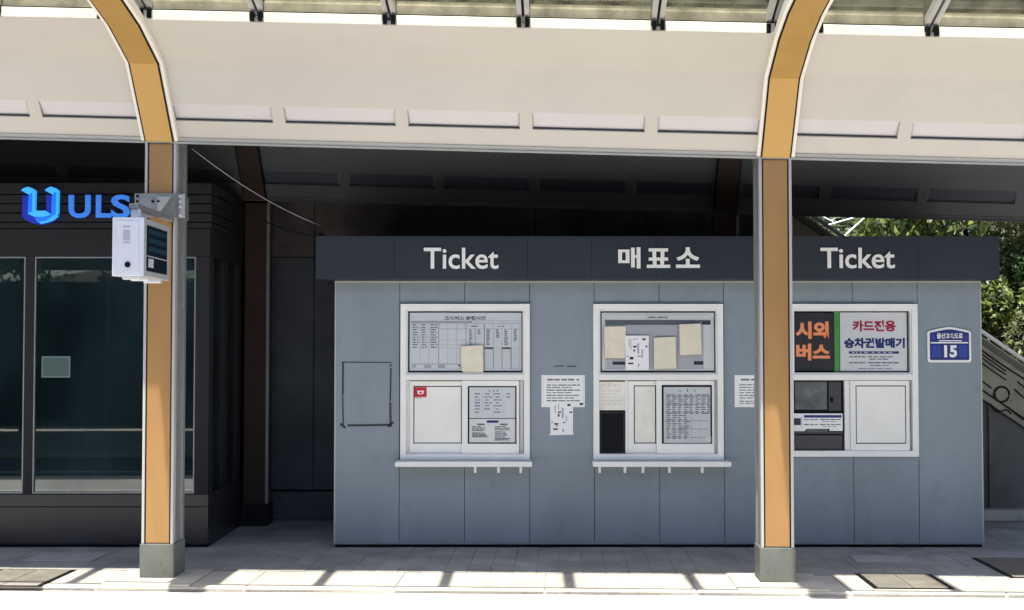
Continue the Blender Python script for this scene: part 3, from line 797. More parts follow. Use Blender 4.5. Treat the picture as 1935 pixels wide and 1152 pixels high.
paper('timetable_sheet', 'dense grey timetable sheet in the right sash of the middle window', 'paper', 1254, 1342, 731, 836.5, DB - .0045, 'paper', prints=pr2)
# wall notices
pr = [(1026, 1026.5, 712, 762, 'ink_soft'), (1101.5, 1102, 712, 762, 'ink_soft')]
for i, y in enumerate((726.5, 731, 736, 740.8, 745.8, 750.8, 756)): pr += words(1033, 1096 if i % 2 == 0 else rp.uniform(1060, 1088), y, 1.7, 'ink_dark' if i % 2 == 0 else 'ink', 2, 6, 16)
pr += [(1095, 1102, 761, 765, 'ink_dark'), (1033, 1097, 721.5, 722.1, 'ink_soft')]
n1 = paper('notice_sheet', 'white printed notice on the wall between the left and middle windows', 'notice', 1023, 1105, 708.5, 769, DB - .003, 'paper_w', prints=pr + words(1034, 1094, 715.5, 3.2, 'ink', 3, 8, 17))
pr = [(1048, 1050, 765, 780, 'ink_soft'), (1055, 1056, 763, 774, 'ink'), (1072, 1078, 763, 767, 'ink_dark'), (1054, 1060, 777, 779.5, 'ink_dark'), (1054, 1057, 781, 787, 'ink_dark'), (1076, 1081, 777, 780, 'ink_dark'),
      (1047, 1055, 799, 802, 'ink_dark'), (1051, 1053, 800, 806, 'ink_dark'), (1045, 1054, 809, 812, 'ink_dark'), (1063, 1069, 797, 799, 'ink'), (1042, 1044, 796, 799, 'ink'), (1061, 1065, 770, 790, 'ink_soft'), (1069, 1071, 785, 795, 'ink_soft'), (1063, 1065, 810, 816, 'ink')]
paper('notice_sheet', 'lower white sheet with black marks taped over the bottom of the wall notice', 'notice', 1039, 1083, 760, 822, DB - .0055, 'paper_w', prints=pr, poly=[(1039, 760), (1083, 761), (1082.5, 818), (1085, 821), (1039, 822), (1037, 826), (1040, 816)])
pr = []
for i, y in enumerate((726, 731, 736, 741, 746, 751, 757, 761)): pr += words(1397, 1462 if i % 2 == 0 else 1450, y, 1.6, 'ink_dark' if i % 2 == 0 else 'ink', 2, 6, 14)
paper('notice_sheet', 'white printed notice on the wall half hidden by the right orange post', 'notice', 1388, 1470, 708.5, 769, DB - .003, 'paper_w', prints=pr + words(1400, 1460, 715.5, 3.2, 'ink', 3, 8, 17))
# tape outline
tp = MB()
def line(mb, p, q, w_, d):
    (a, b), (c, e) = p, q
    n = math.hypot(c - a, e - b); nx, ny = -(e - b) / n * w_ / 2, (c - a) / n * w_ / 2
    mb.poly([(bx(a + nx), bz(b + ny)), (bx(a - nx), bz(b - ny)), (bx(c - nx), bz(e - ny)), (bx(c + nx), bz(e + ny))], d, d + .001)
for p, q, w_ in [((645, 684), (740, 684.5), 2), ((648, 685), (648, 745), 3.6), ((647.5, 745), (649, 803), 2.6), ((738.5, 695), (737.5, 758), 3), ((737.5, 760), (738.5, 806), 4), ((657, 803.5), (736, 802.5), 4.2),
                ((643, 800), (653, 808), 4.5), ((733, 806), (744, 797), 4), ((736, 692), (740, 688), 2.4)]:
    line(tp, p, q, w_, DB - .003)
o = tp.build('tape_outline', M['tape'], None, origin=(bx(690), DB, bz(806))); tag(o, 'rectangle of dark tape residue on the wall left of the windows', 'tape residue')
tp = MB()
for p, q, w_ in [((1047, 692), (1065, 691), 1.8), ((1072, 691.5), (1088, 692), 2.2)]: line(tp, p, q, w_, DB - .003)
o = tp.build('tape_scrap', M['tape'], None, origin=(bx(1066), DB, bz(693))); tag(o, 'two short dark tape scraps above the wall notice', 'tape residue')
# window 3 posters
paper('bus_poster', 'charcoal poster with large orange Korean letters in the rightmost window', 'poster', 1494, 1577.5, 590.5, 700.5, DB + .02, 'poster_dark',
      texts=[('시외', 1505, 1568, 607, 640, 'orange_ink', .05), ('버스', 1506, 1570, 649, 681, 'orange_ink', .05)])
o = paper('green_tape', 'green strip between the charcoal and white posters of the rightmost window', 'tape', 1578.5, 1588, 588.5, 702.5, DB + .016, 'green', th=.008)
pr = [(1606, 1701, 663.5, 668, 'navy')] + words(1612, 1696, 665, 1.2, 'paper_w', 5, 3, 8)
pr += words(1606, 1638, 673, 2, 'ink', 1.5, 5, 12) + words(1642, 1689, 673, 2, 'ink', 2, 8, 14) + words(1645, 1681, 677.5, 1.8, 'ink', 2, 5, 12)
pr += words(1606, 1638, 684, 2.4, 'ink', 1.5, 5, 12) + words(1642, 1703, 684, 2.4, 'ink', 2, 8, 14) + words(1645, 1681, 689.5, 1.8, 'ink', 2, 5, 12) + words(1622, 1688, 695.5, 1.1, 'ink', 3, 8, 20)
paper('machine_poster', 'white poster with crimson and navy Korean headings in the rightmost window', 'poster', 1589.5, 1716, 590, 701, DB + .02, 'paper_w', prints=pr,
      texts=[('카드전용', 1613, 1695, 605, 626, 'redink', .045), ('승차권발매기', 1597, 1712, 638, 657.5, 'navy', .05)])
paper('pale_sticker', 'faint lilac note in the corner of the rightmost white blind', 'sticker', 1622, 1642, 733, 749, DB - .0095, 'paper', th=.0006)
# ticket machine in the right window
tm = thing('ticket_machine', 'charcoal ticket vending machine standing in the rightmost window opening', 'machine', (bx(1545), DB + .05, bz(852)))
mb = MB(); rect(mb, 1498, 1595.5, 718.5, 851.5, DB + .03, DB + .12); mb.build('housing', M['black'], tm)
mb = MB(); rect(mb, 1503, 1564, 721, 774, DB + .022, DB + .0295); mb.build('screen', M['machine2'], tm, bevel=.002)
mb = MB(); rect(mb, 1567, 1591, 721, 776, DB + .02, DB + .0295); mp_ = mb.build('card_unit', M['machine'], tm, bevel=.003)
mb = MB(); rect(mb, 1570, 1575, 750, 760, DB + .012, DB + .0195); mb.build('card_slot', M['black'], mp_)
mb = MB(); rect(mb, 1500, 1592, 822, 850, DB + .012, DB + .0295); mb.build('drawer', M['machine'], tm, bevel=.003)
mb = MB(); rect(mb, 1498, 1593, 815, 820, DB + .008, DB + .0295); mb.build('shelf', M['machine'], tm, bevel=.003)
mb = MB(); rect(mb, 1524, 1563, 810, 816, DB + .002, DB + .0075); mb.build('ticket_tray', M['machine2'], tm, bevel=.003)
pr = [(1519, 1590, 784, 789, 'navy')]
for y in (791.5, 801): pr += words(1519, 1545, y, 2, 'ink', 1.5, 5, 10) + words(1549, 1588, y, 2, 'ink', 1.5, 6, 12) + words(1553, 1582, y + 4, 1.5, 'ink_soft', 1.5, 6, 12)
pr += [(1494, 1513, 790, 803, 'ink_dark'), (1514.5, 1515.5, 784, 812, 'ink_soft')]
paper('machine_notice', 'white label strip across the front of the ticket machine', 'notice', 1498, 1592, 781, 814, DB + .004, 'paper_w', prints=pr,
      poly=[(1494, 781), (1592, 781), (1592, 814), (1567, 814), (1567, 810), (1524, 810), (1520, 814.5), (1494, 814.5)])
# address plate
def plate_poly(a, b, ytop, yshould, y1, rr=4):
    pts = []
    m_ = (a + b) / 2
    n = 12
    for i in range(n + 1):
        t = i / n; x = a + (b - a) * t
        pts.append((x, yshould - (yshould - ytop) * (1 - abs(2 * t - 1) ** 1.35)))
    pts[0] = (a, yshould + rr * .6); pts.insert(1, (a + rr * .7, yshould - .8)); pts[-1] = (b, yshould + rr * .6); pts.insert(-1, (b - rr * .7, yshould - .8))
    pts += [(b, y1 - rr), (b - rr * .3, y1 - rr * .3), (b - rr, y1), (a + rr, y1), (a + rr * .3, y1 - rr * .3), (a, y1 - rr)]
    return pts
ap = thing('address_plate', 'blue address plate with white rim and number 15 on the booth wall', 'sign', (bx(1793), DB - .012, bz(684)))
mb = MB(); mb.poly([(bx(p), bz(q)) for p, q in plate_poly(1752.5, 1835, 617.5, 626, 684.5)], DB - .014, DB - .002); mb.build('rim', M['letter'], ap, bevel=.001)
mb = MB(); mb.poly([(bx(p), bz(q)) for p, q in plate_poly(1757, 1831, 622, 629, 680, 2)], DB - .0165, DB - .0145); mb.build('face', M['plate_blue'], ap)
for a, b, c, e in ((1760, 1778, 652, 675), (1811, 1827, 652, 675), (1761, 1766, 632, 642), (1822, 1827, 633, 642)):
    mb = MB(); mb.box(bx(a), bx(b), DB - .0172, DB - .0168, bz(e), bz(c)); mb.build('print', M['plate_blue2'], ap)
mb = MB(); mb.box(bx(1758.5), bx(1829), DB - .0175, DB - .017, bz(648.5), bz(646)); mb.build('print', M['paper'], ap)
mb = MB(); mb.box(bx(1774), bx(1817), DB - .0175, DB - .017, bz(644.5), bz(642.5)); mb.build('print', M['paper'], ap)
text('15', (bx(1783.5), bx(1808), bz(675), bz(652)), DB - .017, .001, 'lettering', M['letter'], ap, .045)
text('울산고속도로', (bx(1770), bx(1819), bz(639.5), bz(629)), DB - .017, .001, 'lettering', M['letter'], ap, .03)

# ------------------------------------------------------------------ left shop building
sx = lambda px: X(px, DB, 740)
SR = sx(395); SLX = -8.5
shop = thing('shop_building', 'charcoal shopfront with tinted windows and louvred band on the left', 'building', (-5, DB, 0))
Zs = Z(345, DB)
CH = M['charcoal']
mb = MB()   # frame members
def srect(mb, a, b, y0, y1, d0, d1): mb.box(sx(a), sx(b), d0, d1, Z(y1, DB), Z(y0, DB))
# spandrel
mb = MB(); mb.box(SLX, SR, DB, DB + .05, .025, Z(934, DB)); mb.build('spandrel', M['charcoal2'], shop, bevel=.004)
mb = MB(); mb.box(SLX, SR + .0, DB - .004, DB - .0005, Z(958, DB), Z(956.5, DB)); mb.build('spandrel_joint', M['black'], shop)
mb = MB(); mb.box(SLX, SR - .01, DB + .01, DB + .05, 0, .023); mb.build('kick_plate', M['black'], shop)
mb = MB(); mb.box(SLX, SR, DB, DB + .05, Z(484, DB), Z(432, DB)); mb.build('header', CH, shop, bevel=.003)
ys = [345, 367, 384.5, 402, 419.5, 431.5]
for a, b in zip(ys, ys[1:]):
    mb = MB(); mb.box(SLX, SR + .012, DB - .012, DB + .04, Z(b, DB) + .0045, Z(a, DB) - .0045); mb.build('louvre_board', CH, shop, bevel=.003)
mb = MB(); mb.box(SLX, SR - .01, DB + .041, DB + .06, Z(432, DB), Zs); mb.build('louvre_backing', M['black'], shop)
def shop_window(a, b):
    mb = MB()
    t = 2.2
    srect(mb, a, b, 485, 485 + t, DB + .0, DB + .05); srect(mb, a, b, 932 - t, 932, DB, DB + .05)
    srect(mb, a, a + t, 485 + t, 932 - t, DB, DB + .05); srect(mb, b - t, b, 485 + t, 932 - t, DB, DB + .05)
    f = mb.build('window', M['steel'], shop)
    mb = MB(); srect(mb, a + t, b - t, 485 + t, 932 - t, DB + .018, DB + .024); mb.build('glass_pane', M['shopglass'], f)
for a, b in ((-560, -330), (-312, 45), (63, 368)): shop_window(a, b)
for a, b in ((-330, -312), (45.5, 62.5), (368.5, 395), (-900, -560)):
    mb = MB(); srect(mb, a, b, 484, 933.5, DB - .006, DB + .06); mb.build('mullion', CH, shop, bevel=.004)
# side wall towards the gap
BK = DB + 1.55
mb = MB(); mb.box(SR - .05, SR, DB + .062, BK, .0, .42); mb.build('side_spandrel', M['charcoal2'], shop)
mb = MB(); mb.box(SR - .05, SR, DB + .062, BK, Z(484, DB), Z(432, DB)); mb.build('side_header', CH, shop)
for a, b in zip(ys, ys[1:]):
    mb = MB(); mb.box(SR - .05, SR + .012, DB + .041, BK, Z(b, DB) + .0045, Z(a, DB) - .0045); mb.build('louvre_board', CH, shop, bevel=.003)
mb = MB(); mb.box(SR - .09, SR - .051, DB + .062, BK, Z(432, DB), Zs); mb.build('louvre_backing', M['black'], shop)
for k, yy in enumerate((DB + .062, DB + .50, DB + .58, DB + 1.03, DB + 1.11, BK - .09)):
    mb = MB(); mb.box(SR - .05, SR + .004, yy, yy + .055, .42, Z(484, DB)); mb.build('side_mullion', CH, shop, bevel=.003)
for yy in (DB + .14, DB + .66, DB + 1.18):
    mb = MB(); mb.box(SR - .03, SR - .022, yy - .02, yy + .33, .42, Z(484, DB)); mb.build('side_glass', M['shopglass'], shop)
# interior: floor, back wall, ceiling, a few pieces glimpsed through the glass
mb = MB(); mb.box(SLX, SR - .1, DB + 2.6, DB + 2.7, 0, 2.9); mb.build('inner_wall', M['interior'], shop)
mb = MB(); mb.box(SLX, SR - .1, DB + .07, DB + 2.6, .002, .02); mb.build('inner_floor', M['interior'], shop)
mb = MB(); mb.box(SLX, SR - .01, DB + .0625, DB + 2.6, Zs - .04, Zs - .002); mb.build('flat_roof', M['charcoal'], shop)
mb = MB(); mb.box(SR - .12, SR - .1, BK - .05, DB + 2.6, .02, Zs - .05); mb.build('inner_side_wall', M['interior'], shop)
mb = MB(); mb.box(sx(165) - .02, sx(165) + .02, DB + .5, DB + .54, .02, 2.3); mb.build('inner_post', M['interior'], shop)
mb = MB(); mb.box(sx(-60), sx(30), DB + 1.2, DB + 1.7, .02, .95); mb.build('counter', M['ink'], shop)
# paper on the shop glass
mb = MB(); srect(mb, 77, 131, 673, 713, DB + .014, DB + .0175)
o = mb.build('window_notice', mat('faded teal paper', (.055, .10, .10), .6), None, origin=(sx(104), DB, Z(713, DB))); tag(o, 'small faded teal notice with pale rim on the shop window', 'notice')
mb = MB(); 
for a, b, c, e in ((77, 131, 673, 675), (77, 131, 711, 713), (77, 79, 675, 711), (129, 131, 675, 711)): srect(mb, a, b, c, e, DB + .0125, DB + .0138)
mb.build('rim', mat('teal rim', (.16, .24, .24), .6), o)
# blue sign
sg = thing('shop_sign', 'glowing blue folded U emblem beside the letters ULS on the dark louvres', 'sign', (X(140, DB - .04, 390), DB - .015, Z(430, DB - .04)))
DS = DB - .04
q = lambda pts: [(X(20 + x / 8.0625, DS, 385), Z(330 + y / 8.0625, DS)) for x, y in pts]
def emb(pts, m, y0, y1):
    mb = MB(); mb.poly(q(pts), y0, y1); mb.build('emblem_face', M[m], sg)
emb([(180, 310), (275, 325), (275, 600), (375, 645), (500, 650), (630, 612), (735, 600), (730, 655), (670, 700), (590, 735), (500, 758), (400, 752), (300, 722), (220, 680), (180, 640)], 'blue_dark', DS - .005, DS + .02)
emb([(545, 300), (625, 320), (625, 600), (560, 560), (545, 550)], 'blue_dark', DS - .006, DS + .02)
emb([(170, 240), (215, 205), (275, 185), (330, 205), (385, 240), (345, 275), (285, 305)], 'blue_light', DS - .02, DS + .02)
emb([(285, 305), (345, 275), (345, 560), (275, 595)], 'blue_mid', DS - .018, DS + .02)
emb([(345, 275), (385, 240), (382, 540), (345, 560)], 'blue_light', DS - .02, DS + .02)
emb([(275, 596), (380, 541), (460, 553), (540, 548), (630, 605), (500, 645), (375, 640)], 'blue_light', DS - .022, DS + .02)
emb([(530, 240), (570, 205), (625, 185), (690, 205), (740, 245), (705, 262), (640, 300)], 'blue_light', DS - .02, DS + .02)
emb([(640, 300), (705, 262), (705, 600), (560, 700), (420, 720), (380, 655), (500, 650), (632, 607)], 'blue_mid', DS - .018, DS + .02)
emb([(706, 262), (740, 245), (732, 640), (660, 700), (480, 752), (440, 722), (560, 701), (706, 601)], 'blue_light', DS - .019, DS + .02)
text('U', (X(131, DS, 385), X(172, DS, 385), Z(412, DS), Z(368.5, DS)), DS, .02, 'letter', M['blue'], sg, .025)
text('L', (X(182.5, DS, 385), X(211, DS, 385), Z(411, DS), Z(368.5, DS)), DS, .02, 'letter', M['blue'], sg, .025)
text('S', (X(211, DS, 385), X(247, DS, 385), Z(412, DS), Z(368, DS)), DS, .02, 'letter', M['blue'], sg, .025)
for p in (60, 100, 150, 197, 230):
    mb = MB(); mb.box(X(p, DS, 385) - .01, X(p, DS, 385) + .01, DS + .0, DB - .011, Z(400, DS), Z(395, DS)); mb.build('bracket', M['charcoal'], sg)

# ------------------------------------------------------------------ display box on the left post
dF = DP - .93; dK = dF + .60
xl, xr = X(213.5, dF, 470), X(271.5, dF, 470)
zb_, zt2 = Z(521, dF), Z(411, dF)
db = thing('display_box', 'white information display box hanging from an arm on the left orange post', 'display', ((xl + xr) / 2, (dF + dK) / 2, zb_))
mb = MB(); mb.box(xl, xr, dF + .004, dK, zb_, zt2); mb.build('housing', M['box_side'], db, bevel=.006)
fx = lambda px: X(px, dF, 470); fz = lambda py: Z(py, dF)
mb = MB(); mb.box(xl - .002, xr + .002, dF - .012, dF + .003, zb_ - .002, zt2 + .002); mb.build('end_cover', M['box'], db, bevel=.005)
mb = MB(); mb.box(fx(221), fx(263), dF - .016, dF - .0125, fz(517), fz(417)); ip = mb.build('cover_inset', M['box'], db, bevel=.002)
for y in (428, 436, 440, 444, 448, 452, 458): 
    mb = MB(); mb.box(fx(234), fx(247), dF - .0195, dF - .0165, fz(y + 1.2), fz(y)); mb.build('vent_slat', M['box_side'] if y in (428, 458) else M['alu'], ip)
mb = MB(); mb.tube([(fx(243), dF - .022, fz(500)), (fx(243), dF - .0165, fz(500))], .018, 16); mb.build('port', M['black'], ip)
# screen on the +X side
mb = MB(); mb.box(xr + .0005, xr + .004, dF + .06, dK - .08, zb_ + .035, zt2 - .04); sc = mb.build('screen', M['screen'], db)
for i in range(3):
    z = zt2 - .09 - i * .055
    mb = MB(); mb.box(xr + .0045, xr + .006, dF + .09 + i * .0, dK - .1, z, z + .03); mb.build('screen_row', M['screen_t'], sc)
mb = MB(); mb.box(xr + .0045, xr + .0075, dF + .06, dK - .08, zb_ + .125, zb_ + .132); mb.build('screen_bar', M['box_side'], sc)
mb = MB(); mb.box(xr + .0045, xr + .006, dF + .09, dF + .2, zb_ + .06, zb_ + .115); mb.build('screen_icon', M['ink_soft'], sc)
for yy in (dF + .05, dF + .22, dF + .5):
    mb = MB(); mb.box(xl + .05, xr - .03, yy - .02, yy + .02, zb_ - .02, zb_); mb.build('foot', M['box'], db, bevel=.004)
mb = MB(); mb.box(fx(239), fx(254), dF + .08, dF + .14, zt2 + .002, fz(391)); mb.build('hanger', M['box'], db, bevel=.003)
# arm: flat plate on the post, beam running forward
pm = CF(0, 0, 0)
zA0, zA1 = Z(411, DP), Z(366, DP)
mb = MB(); mb.box(X(256, DP, 390), X(334, DP, 390), DP - .022, DP - .008, zA0, zA1); mb.build('mount_plate', M['steel'], db, bevel=.002)
mb = MB(); mb.box(X(333, DP, 390), X(349, DP, 390), DP + .0, DP + .012, zA0, zA1); mb.build('mount_plate', M['alu'], db, bevel=.002)
mb = MB(); mb.box(X(335, DP, 390), X(339, DP, 390), DP - .008, DP + .25, zA0, zA1); mb.build('clamp_side', M['steel'], db)
zb2 = zt2 + .055
xa = (fx(239) + fx(254)) / 2
mb = MB(); mb.box(xa - .03, xa + .03, dF + .06, DP - .022, fz(391), fz(391) + .03); mb.build('arm', M['steel'], db, bevel=.004)
mb = MB(); mb.extr([(DP - .022, zA0 + .01), (DP - .022, zA1 - .01), (DP - .06, zA1 - .01), (DP - .38, fz(391) + .031), (DP - .38, fz(391) + .0305)], xa + .03, xa + .036); mb.build('gusset', M['steel'], db)
mb = MB(); mb.box(xa + .01, X(300, DP, 390), DP - .035, DP - .0225, Z(398, DP), Z(372, DP)); mb.build('mount_plate', M['alu'], db, bevel=.002)
for px, py in ((341, 371), (341, 381), (341, 391), (341, 407), (262, 371), (262, 381), (291, 381), (302, 381)):
    y = DP - .022 if px < 330 else DP - .0
    mb = MB(); mb.tube([(X(px, DP, py), y - .018, Z(py, DP)), (X(px, DP, py), y, Z(py, DP))], .009, 6); mb.build('bolt', M['box'] if px > 330 else M['black'], db)

# ------------------------------------------------------------------ cables
def sag(p, q_, s, n=14):
    p, q_ = Vector(p), Vector(q_)
    return [tuple(p.lerp(q_, i / n) - Vector((0, 0, s * 4 * (i / n) * (1 - i / n)))) for i in range(n + 1)]
ce = (X(606, DB - .05, 425), DB - .05, fz1 + .09)
mb = MB(); mb.tube(sag((X(362, DP + .2, 280), DP + .2, Z(280, DP + .2)), (X(606, DB - .05, 426), DB - .05, Z(426, DB - .05)), .05), .0034, 6)
o = mb.build('cable', mat('pale cable', (.3, .3, .34), .5), None, smooth=True); tag(o, 'pale cable sagging from the left post head towards the booth roof', 'cable')
mb = MB(); mb.tube(sag((X(385, DB + .3, 350), DB + .3, Z(350, DB + .3)), (X(598, DB - .0, 447), DB - .0, Z(447, DB - .0)), .07), .007, 6)
mb.tube([(X(598, DB, 447), DB, Z(447, DB)), (X(606, DB, 446), DB, Z(440, DB)), (X(612, DB, 446), DB + .05, fz1)], .007, 6)
o = mb.build('cable', M['black'], None, smooth=True); tag(o, 'black cable running from the shop louvres down to the booth roof corner', 'cable')
# small things on the roof of the booth
cm = thing('roof_camera', 'small dark round camera on the right end of the booth roof', 'camera', (X(1828, DF + .1, 440), DF + .1, fz1))
mb = MB(); xx, yy = X(1828, DF + .1, 440), DF + .1
mb.tube([(xx, yy, fz1), (xx, yy, fz1 + .03)], .008); mb.build('stalk', M['black'], cm)
mb = MB(); mb.tube([(xx, yy - .03, fz1 + .045), (xx, yy + .04, fz1 + .045)], [.02, .024], 12); hd = mb.build('camera_body', M['black'], cm)
mb = MB(); mb.tube([(xx, yy - .033, fz1 + .045), (xx, yy - .031, fz1 + .045)], .009, 10); mb.build('lens', M['letter'], cm)

# ------------------------------------------------------------------ stair behind, on the right
DSt = DB + 1.65
stx = lambda px: X(px, DSt, 640)
stz = lambda py: Z(py, DSt)
stair = thing('outdoor_stair', 'concrete stair with relief balustrade and pale handrail behind the booth', 'staircase', (stx(1900), DSt, 0))
# line of the handrail: (1530,400) -> (1855,625) -> (1935,680)
slope = (680 - 625) / (1935 - 1855)
yh = lambda px: 625 + slope * (px - 1855)
pa, pb = 1500, 2060
def band(o0, o1, d0, d1, nm, m, parent, a=pa, b=pb):
    mb = MB(); mb.poly([(stx(a), stz(yh(a) + o0)), (stx(b), stz(yh(b) + o0)), (stx(b), stz(yh(b) + o1)), (stx(a), stz(yh(a) + o1))], d0, d1)
    return mb.build(nm, m, parent)
mb = MB(); mb.poly([(stx(pa), 0), (stx(pb), 0), (stx(pb), stz(yh(pb) + 130)), (stx(pa), stz(yh(pa) + 130))], DSt + .05, DSt + 1.5); sw = mb.build('side_wall', M['concrete'], stair)
bal = band(10, 128, DSt, DSt + .16, 'balustrade', M['relief'], stair)
band(14, 26, DSt - .012, DSt + .17, 'coping', M['concrete'], stair)
mb = MB(); a, b = 1490, 2060
mb.tube([(stx(a), DSt + .02, stz(yh(a))), (stx(b), DSt + .02, stz(yh(b)))], .019, 8); mb.build('handrail', M['white'], stair, smooth=True)
for k in range(8):
    p = 1520 + k * 70
    mb = MB(); mb.tube([(stx(p), DSt + .03, stz(yh(p))), (stx(p), DSt + .03, stz(yh(p) + 14))], .012, 6); mb.build('rail_post', M['white'], stair)
# relief: raised ribs following the slope and scrolls round discs
def relief(pts, r, m='groove'):
    mb = MB(); mb.tube([(stx(p), DSt - .003, stz(q_)) for p, q_ in pts], r, 6); mb.build('relief_line', M[m], bal, smooth=True)
def per(px0):
    for off, r in ((34, .009), (41, .007), (48, .007), (58, .007), (112, .009)):
        relief([(px0 - 75 + t * 12, yh(px0 - 75 + t * 12) + off + (4 * math.sin((t / 12) * 3.14) if off < 60 else 0)) for t in range(8 if off > 40 and off < 60 else 13)], r)
    cx, cy = px0, yh(px0) + 95
    relief([(cx + 14.5 * math.cos(t * .45), cy + 14.5 * math.sin(t * .45)) for t in range(15)], .010)
    mb = MB(); mb.tube([(stx(cx), DSt - .012, stz(cy)), (stx(cx), DSt + .01, stz(cy))], .056, 20); mb.build('relief_disc', M['relief'], bal)
    for k, (dx, dy) in enumerate(((24, -10), (30, -24), (12, 24))):
        relief([(cx + dx + t * 6, cy + dy + 14 * math.sin(t / 6 * 1.5) * (1 if k != 1 else .8) + t * 2.2) for t in range(8)], .008)
    relief([(cx - 75 + t * 7, cy - 40 + 40 * (t / 9) ** 2 * .6 + t * 1.2) for t in range(9)], .008)
    relief([(cx - 22 + t * 5, cy + 18 + 8 * math.sin(t * .7) + t * 3.0) for t in range(9)], .008)
for c in (1891, 1760, 1630, 2020): per(c)
mb = MB(); mb.box(stx(1868), stx(1876), DSt + .02, DSt + .049, 0, 1.28); mb.build('wall_rib', M['concrete'], stair)
mb = MB(); mb.box(stx(pa), stx(pb), DSt - .14, DSt + .049, 0, .10); mb.build('wall_footing', M['kerb'], stair, bevel=.01)
for k in range(12):
    p = 1560 + k * 44
    mb = MB(); mb.box(stx(p), stx(p + 44), DSt + .17, DSt + 1.4, stz(yh(p) + 150), stz(yh(p) + 115)); mb.build('step', M['concrete'], stair)
# rails above the booth roof
d2 = DSt + .62
br = thing('brace_rails', 'pale thin rails meeting in a V above the booth roof beside the right post', 'railing', (X(1592, d2, 440), d2, 0))
for (a, b, c, e, r) in ((1522, 401, 1594, 447, .011), (1594, 447, 1642, 404, .009), (1560, 426, 1648, 401, .008), (1540, 402, 1575, 418, .006)):
    mb = MB(); mb.tube([(X(a, d2, b), d2, Z(b, d2)), (X(c, d2, e), d2 + .02, Z(e, d2))], r, 6); mb.build('rail', M['white'], br)
mb = MB(); mb.tube([(X(1594, d2, 447), d2, Z(447, d2)), (X(1594, d2, 447), d2 + .02, 1.6)], .014, 6); mb.build('upright', M['twig'], br)

# ------------------------------------------------------------------ hillside and greenery
def grid(name, x0, x1, y0, y1, nx, ny, fz_, m):
    vs = []; fs_ = []
    for j in range(ny + 1):
        for i in range(nx + 1):
            x = x0 + (x1 - x0) * i / nx; y = y0 + (y1 - y0) * j / ny; vs.append((x, y, fz_(x, y)))
    for j in range(ny):
        for i in range(nx):
            k = j * (nx + 1) + i; fs_.append((k, k + 1, k + nx + 2, k + nx + 1))
    mb = MB(); mb.add(vs, fs_); return mb.build(name, m, None, kind='structure', origin=(0, y0, 0), smooth=True)
def hz(x, y):
    t = max(0, y - 14.2)
    return -.1 + min(t, 2.2) * 1.05 + max(0, t - 2.2) * .55 + .35 * math.sin(x * .6 + y * .3) * min(1, t / 3) + .2 * math.sin(x * 1.7 + 1) * min(1, t / 3)
grid('hillside', -45, 45, 14.0, 60, 60, 40, hz, M['earth'])
nr = np.random.default_rng(5)
def leaves(name, centres, radii, n, size, m, parent=None, kind=None, origin=(0, 0, 0), up=.5, long=1.0):
    """n leaf-sized bent faces spread through ellipsoid clumps"""
    centres = np.array(centres, float); radii = np.array(radii, float)
    w_ = radii.prod(axis=1) ** .7; idx = nr.choice(len(centres), n, p=w_ / w_.sum())
    d = nr.normal(size=(n, 3)); d /= np.linalg.norm(d, axis=1)[:, None]
    rr = nr.uniform(.45, 1.05, n) ** .6
    P = centres[idx] + d * rr[:, None] * radii[idx]
    nrm = d * .7 + nr.normal(size=(n, 3)) * .6 + np.array([0, -.25, up]); nrm /= np.linalg.norm(nrm, axis=1)[:, None]
    t = np.cross(nrm, nr.normal(size=(n, 3))); t /= np.linalg.norm(t, axis=1)[:, None]
    b = np.cross(nrm, t)
    s = size * nr.uniform(.6, 1.35, n)[:, None]
    A = P - t * s * .9 * long; B = P + b * s * .42 - nrm * s * .1; C = P + t * s * .9 * long; D = P - b * s * .42 - nrm * s * .1
    V = np.stack([A, B, C, D], axis=1).reshape(-1, 3) - np.array(origin)
    me = bpy.data.meshes.new(name)
    me.vertices.add(n * 4); me.vertices.foreach_set('co', V.ravel())
    me.loops.add(n * 6); me.polygons.add(n * 2)
    base = np.arange(n)[:, None] * 4
    L_ = np.concatenate([base + np.array([0, 1, 2]), base + np.array([0, 2, 3])], axis=1).ravel()
    me.loops.foreach_set('vertex_index', L_.astype(np.int32))
    me.polygons.foreach_set('loop_start', np.arange(0, n * 6, 3, dtype=np.int32))
    me.update(calc_edges=True); me.validate()
    me.materials.append(m)
    o = bpy.data.objects.new(name, me); col.objects.link(o)
    if parent is None: o.matrix_world = Matrix.Translation(origin)
    else: o.parent = parent
    if kind: o['kind'] = kind
    return o
def bush(x, y, wdt, h, n, size, m, label, long=1.0, name='bush', stems=5):
    g_ = hz(x, y) if y > 14 else 0
    r = thing(name, label, 'bush', (x, y, g_))
    cs, rs = [], []
    for _ in range(11):
        cs.append((x + nr.uniform(-.5, .5) * wdt, y + nr.uniform(-.4, .4) * wdt * .6, g_ + h * nr.uniform(.2, .88))); k = nr.uniform(.16, .3)
        rs.append((wdt * k, wdt * k * .8, h * k * .8))
    leaves('foliage', cs, rs, n, size, m, parent=r, origin=(x, y, g_), long=long)
    mb = MB()
    for c in cs[:stems]: mb.tube([(x + nr.uniform(-.1, .1), y, g_ - .1), ((x + c[0]) / 2, (y + c[1]) / 2, g_ + h * .4), c], [.022, .015, .006], 5)
    MW[r.name] = Matrix.Translation((x, y, g_))
    mb.build('stems', M['bark'], r)
    return r
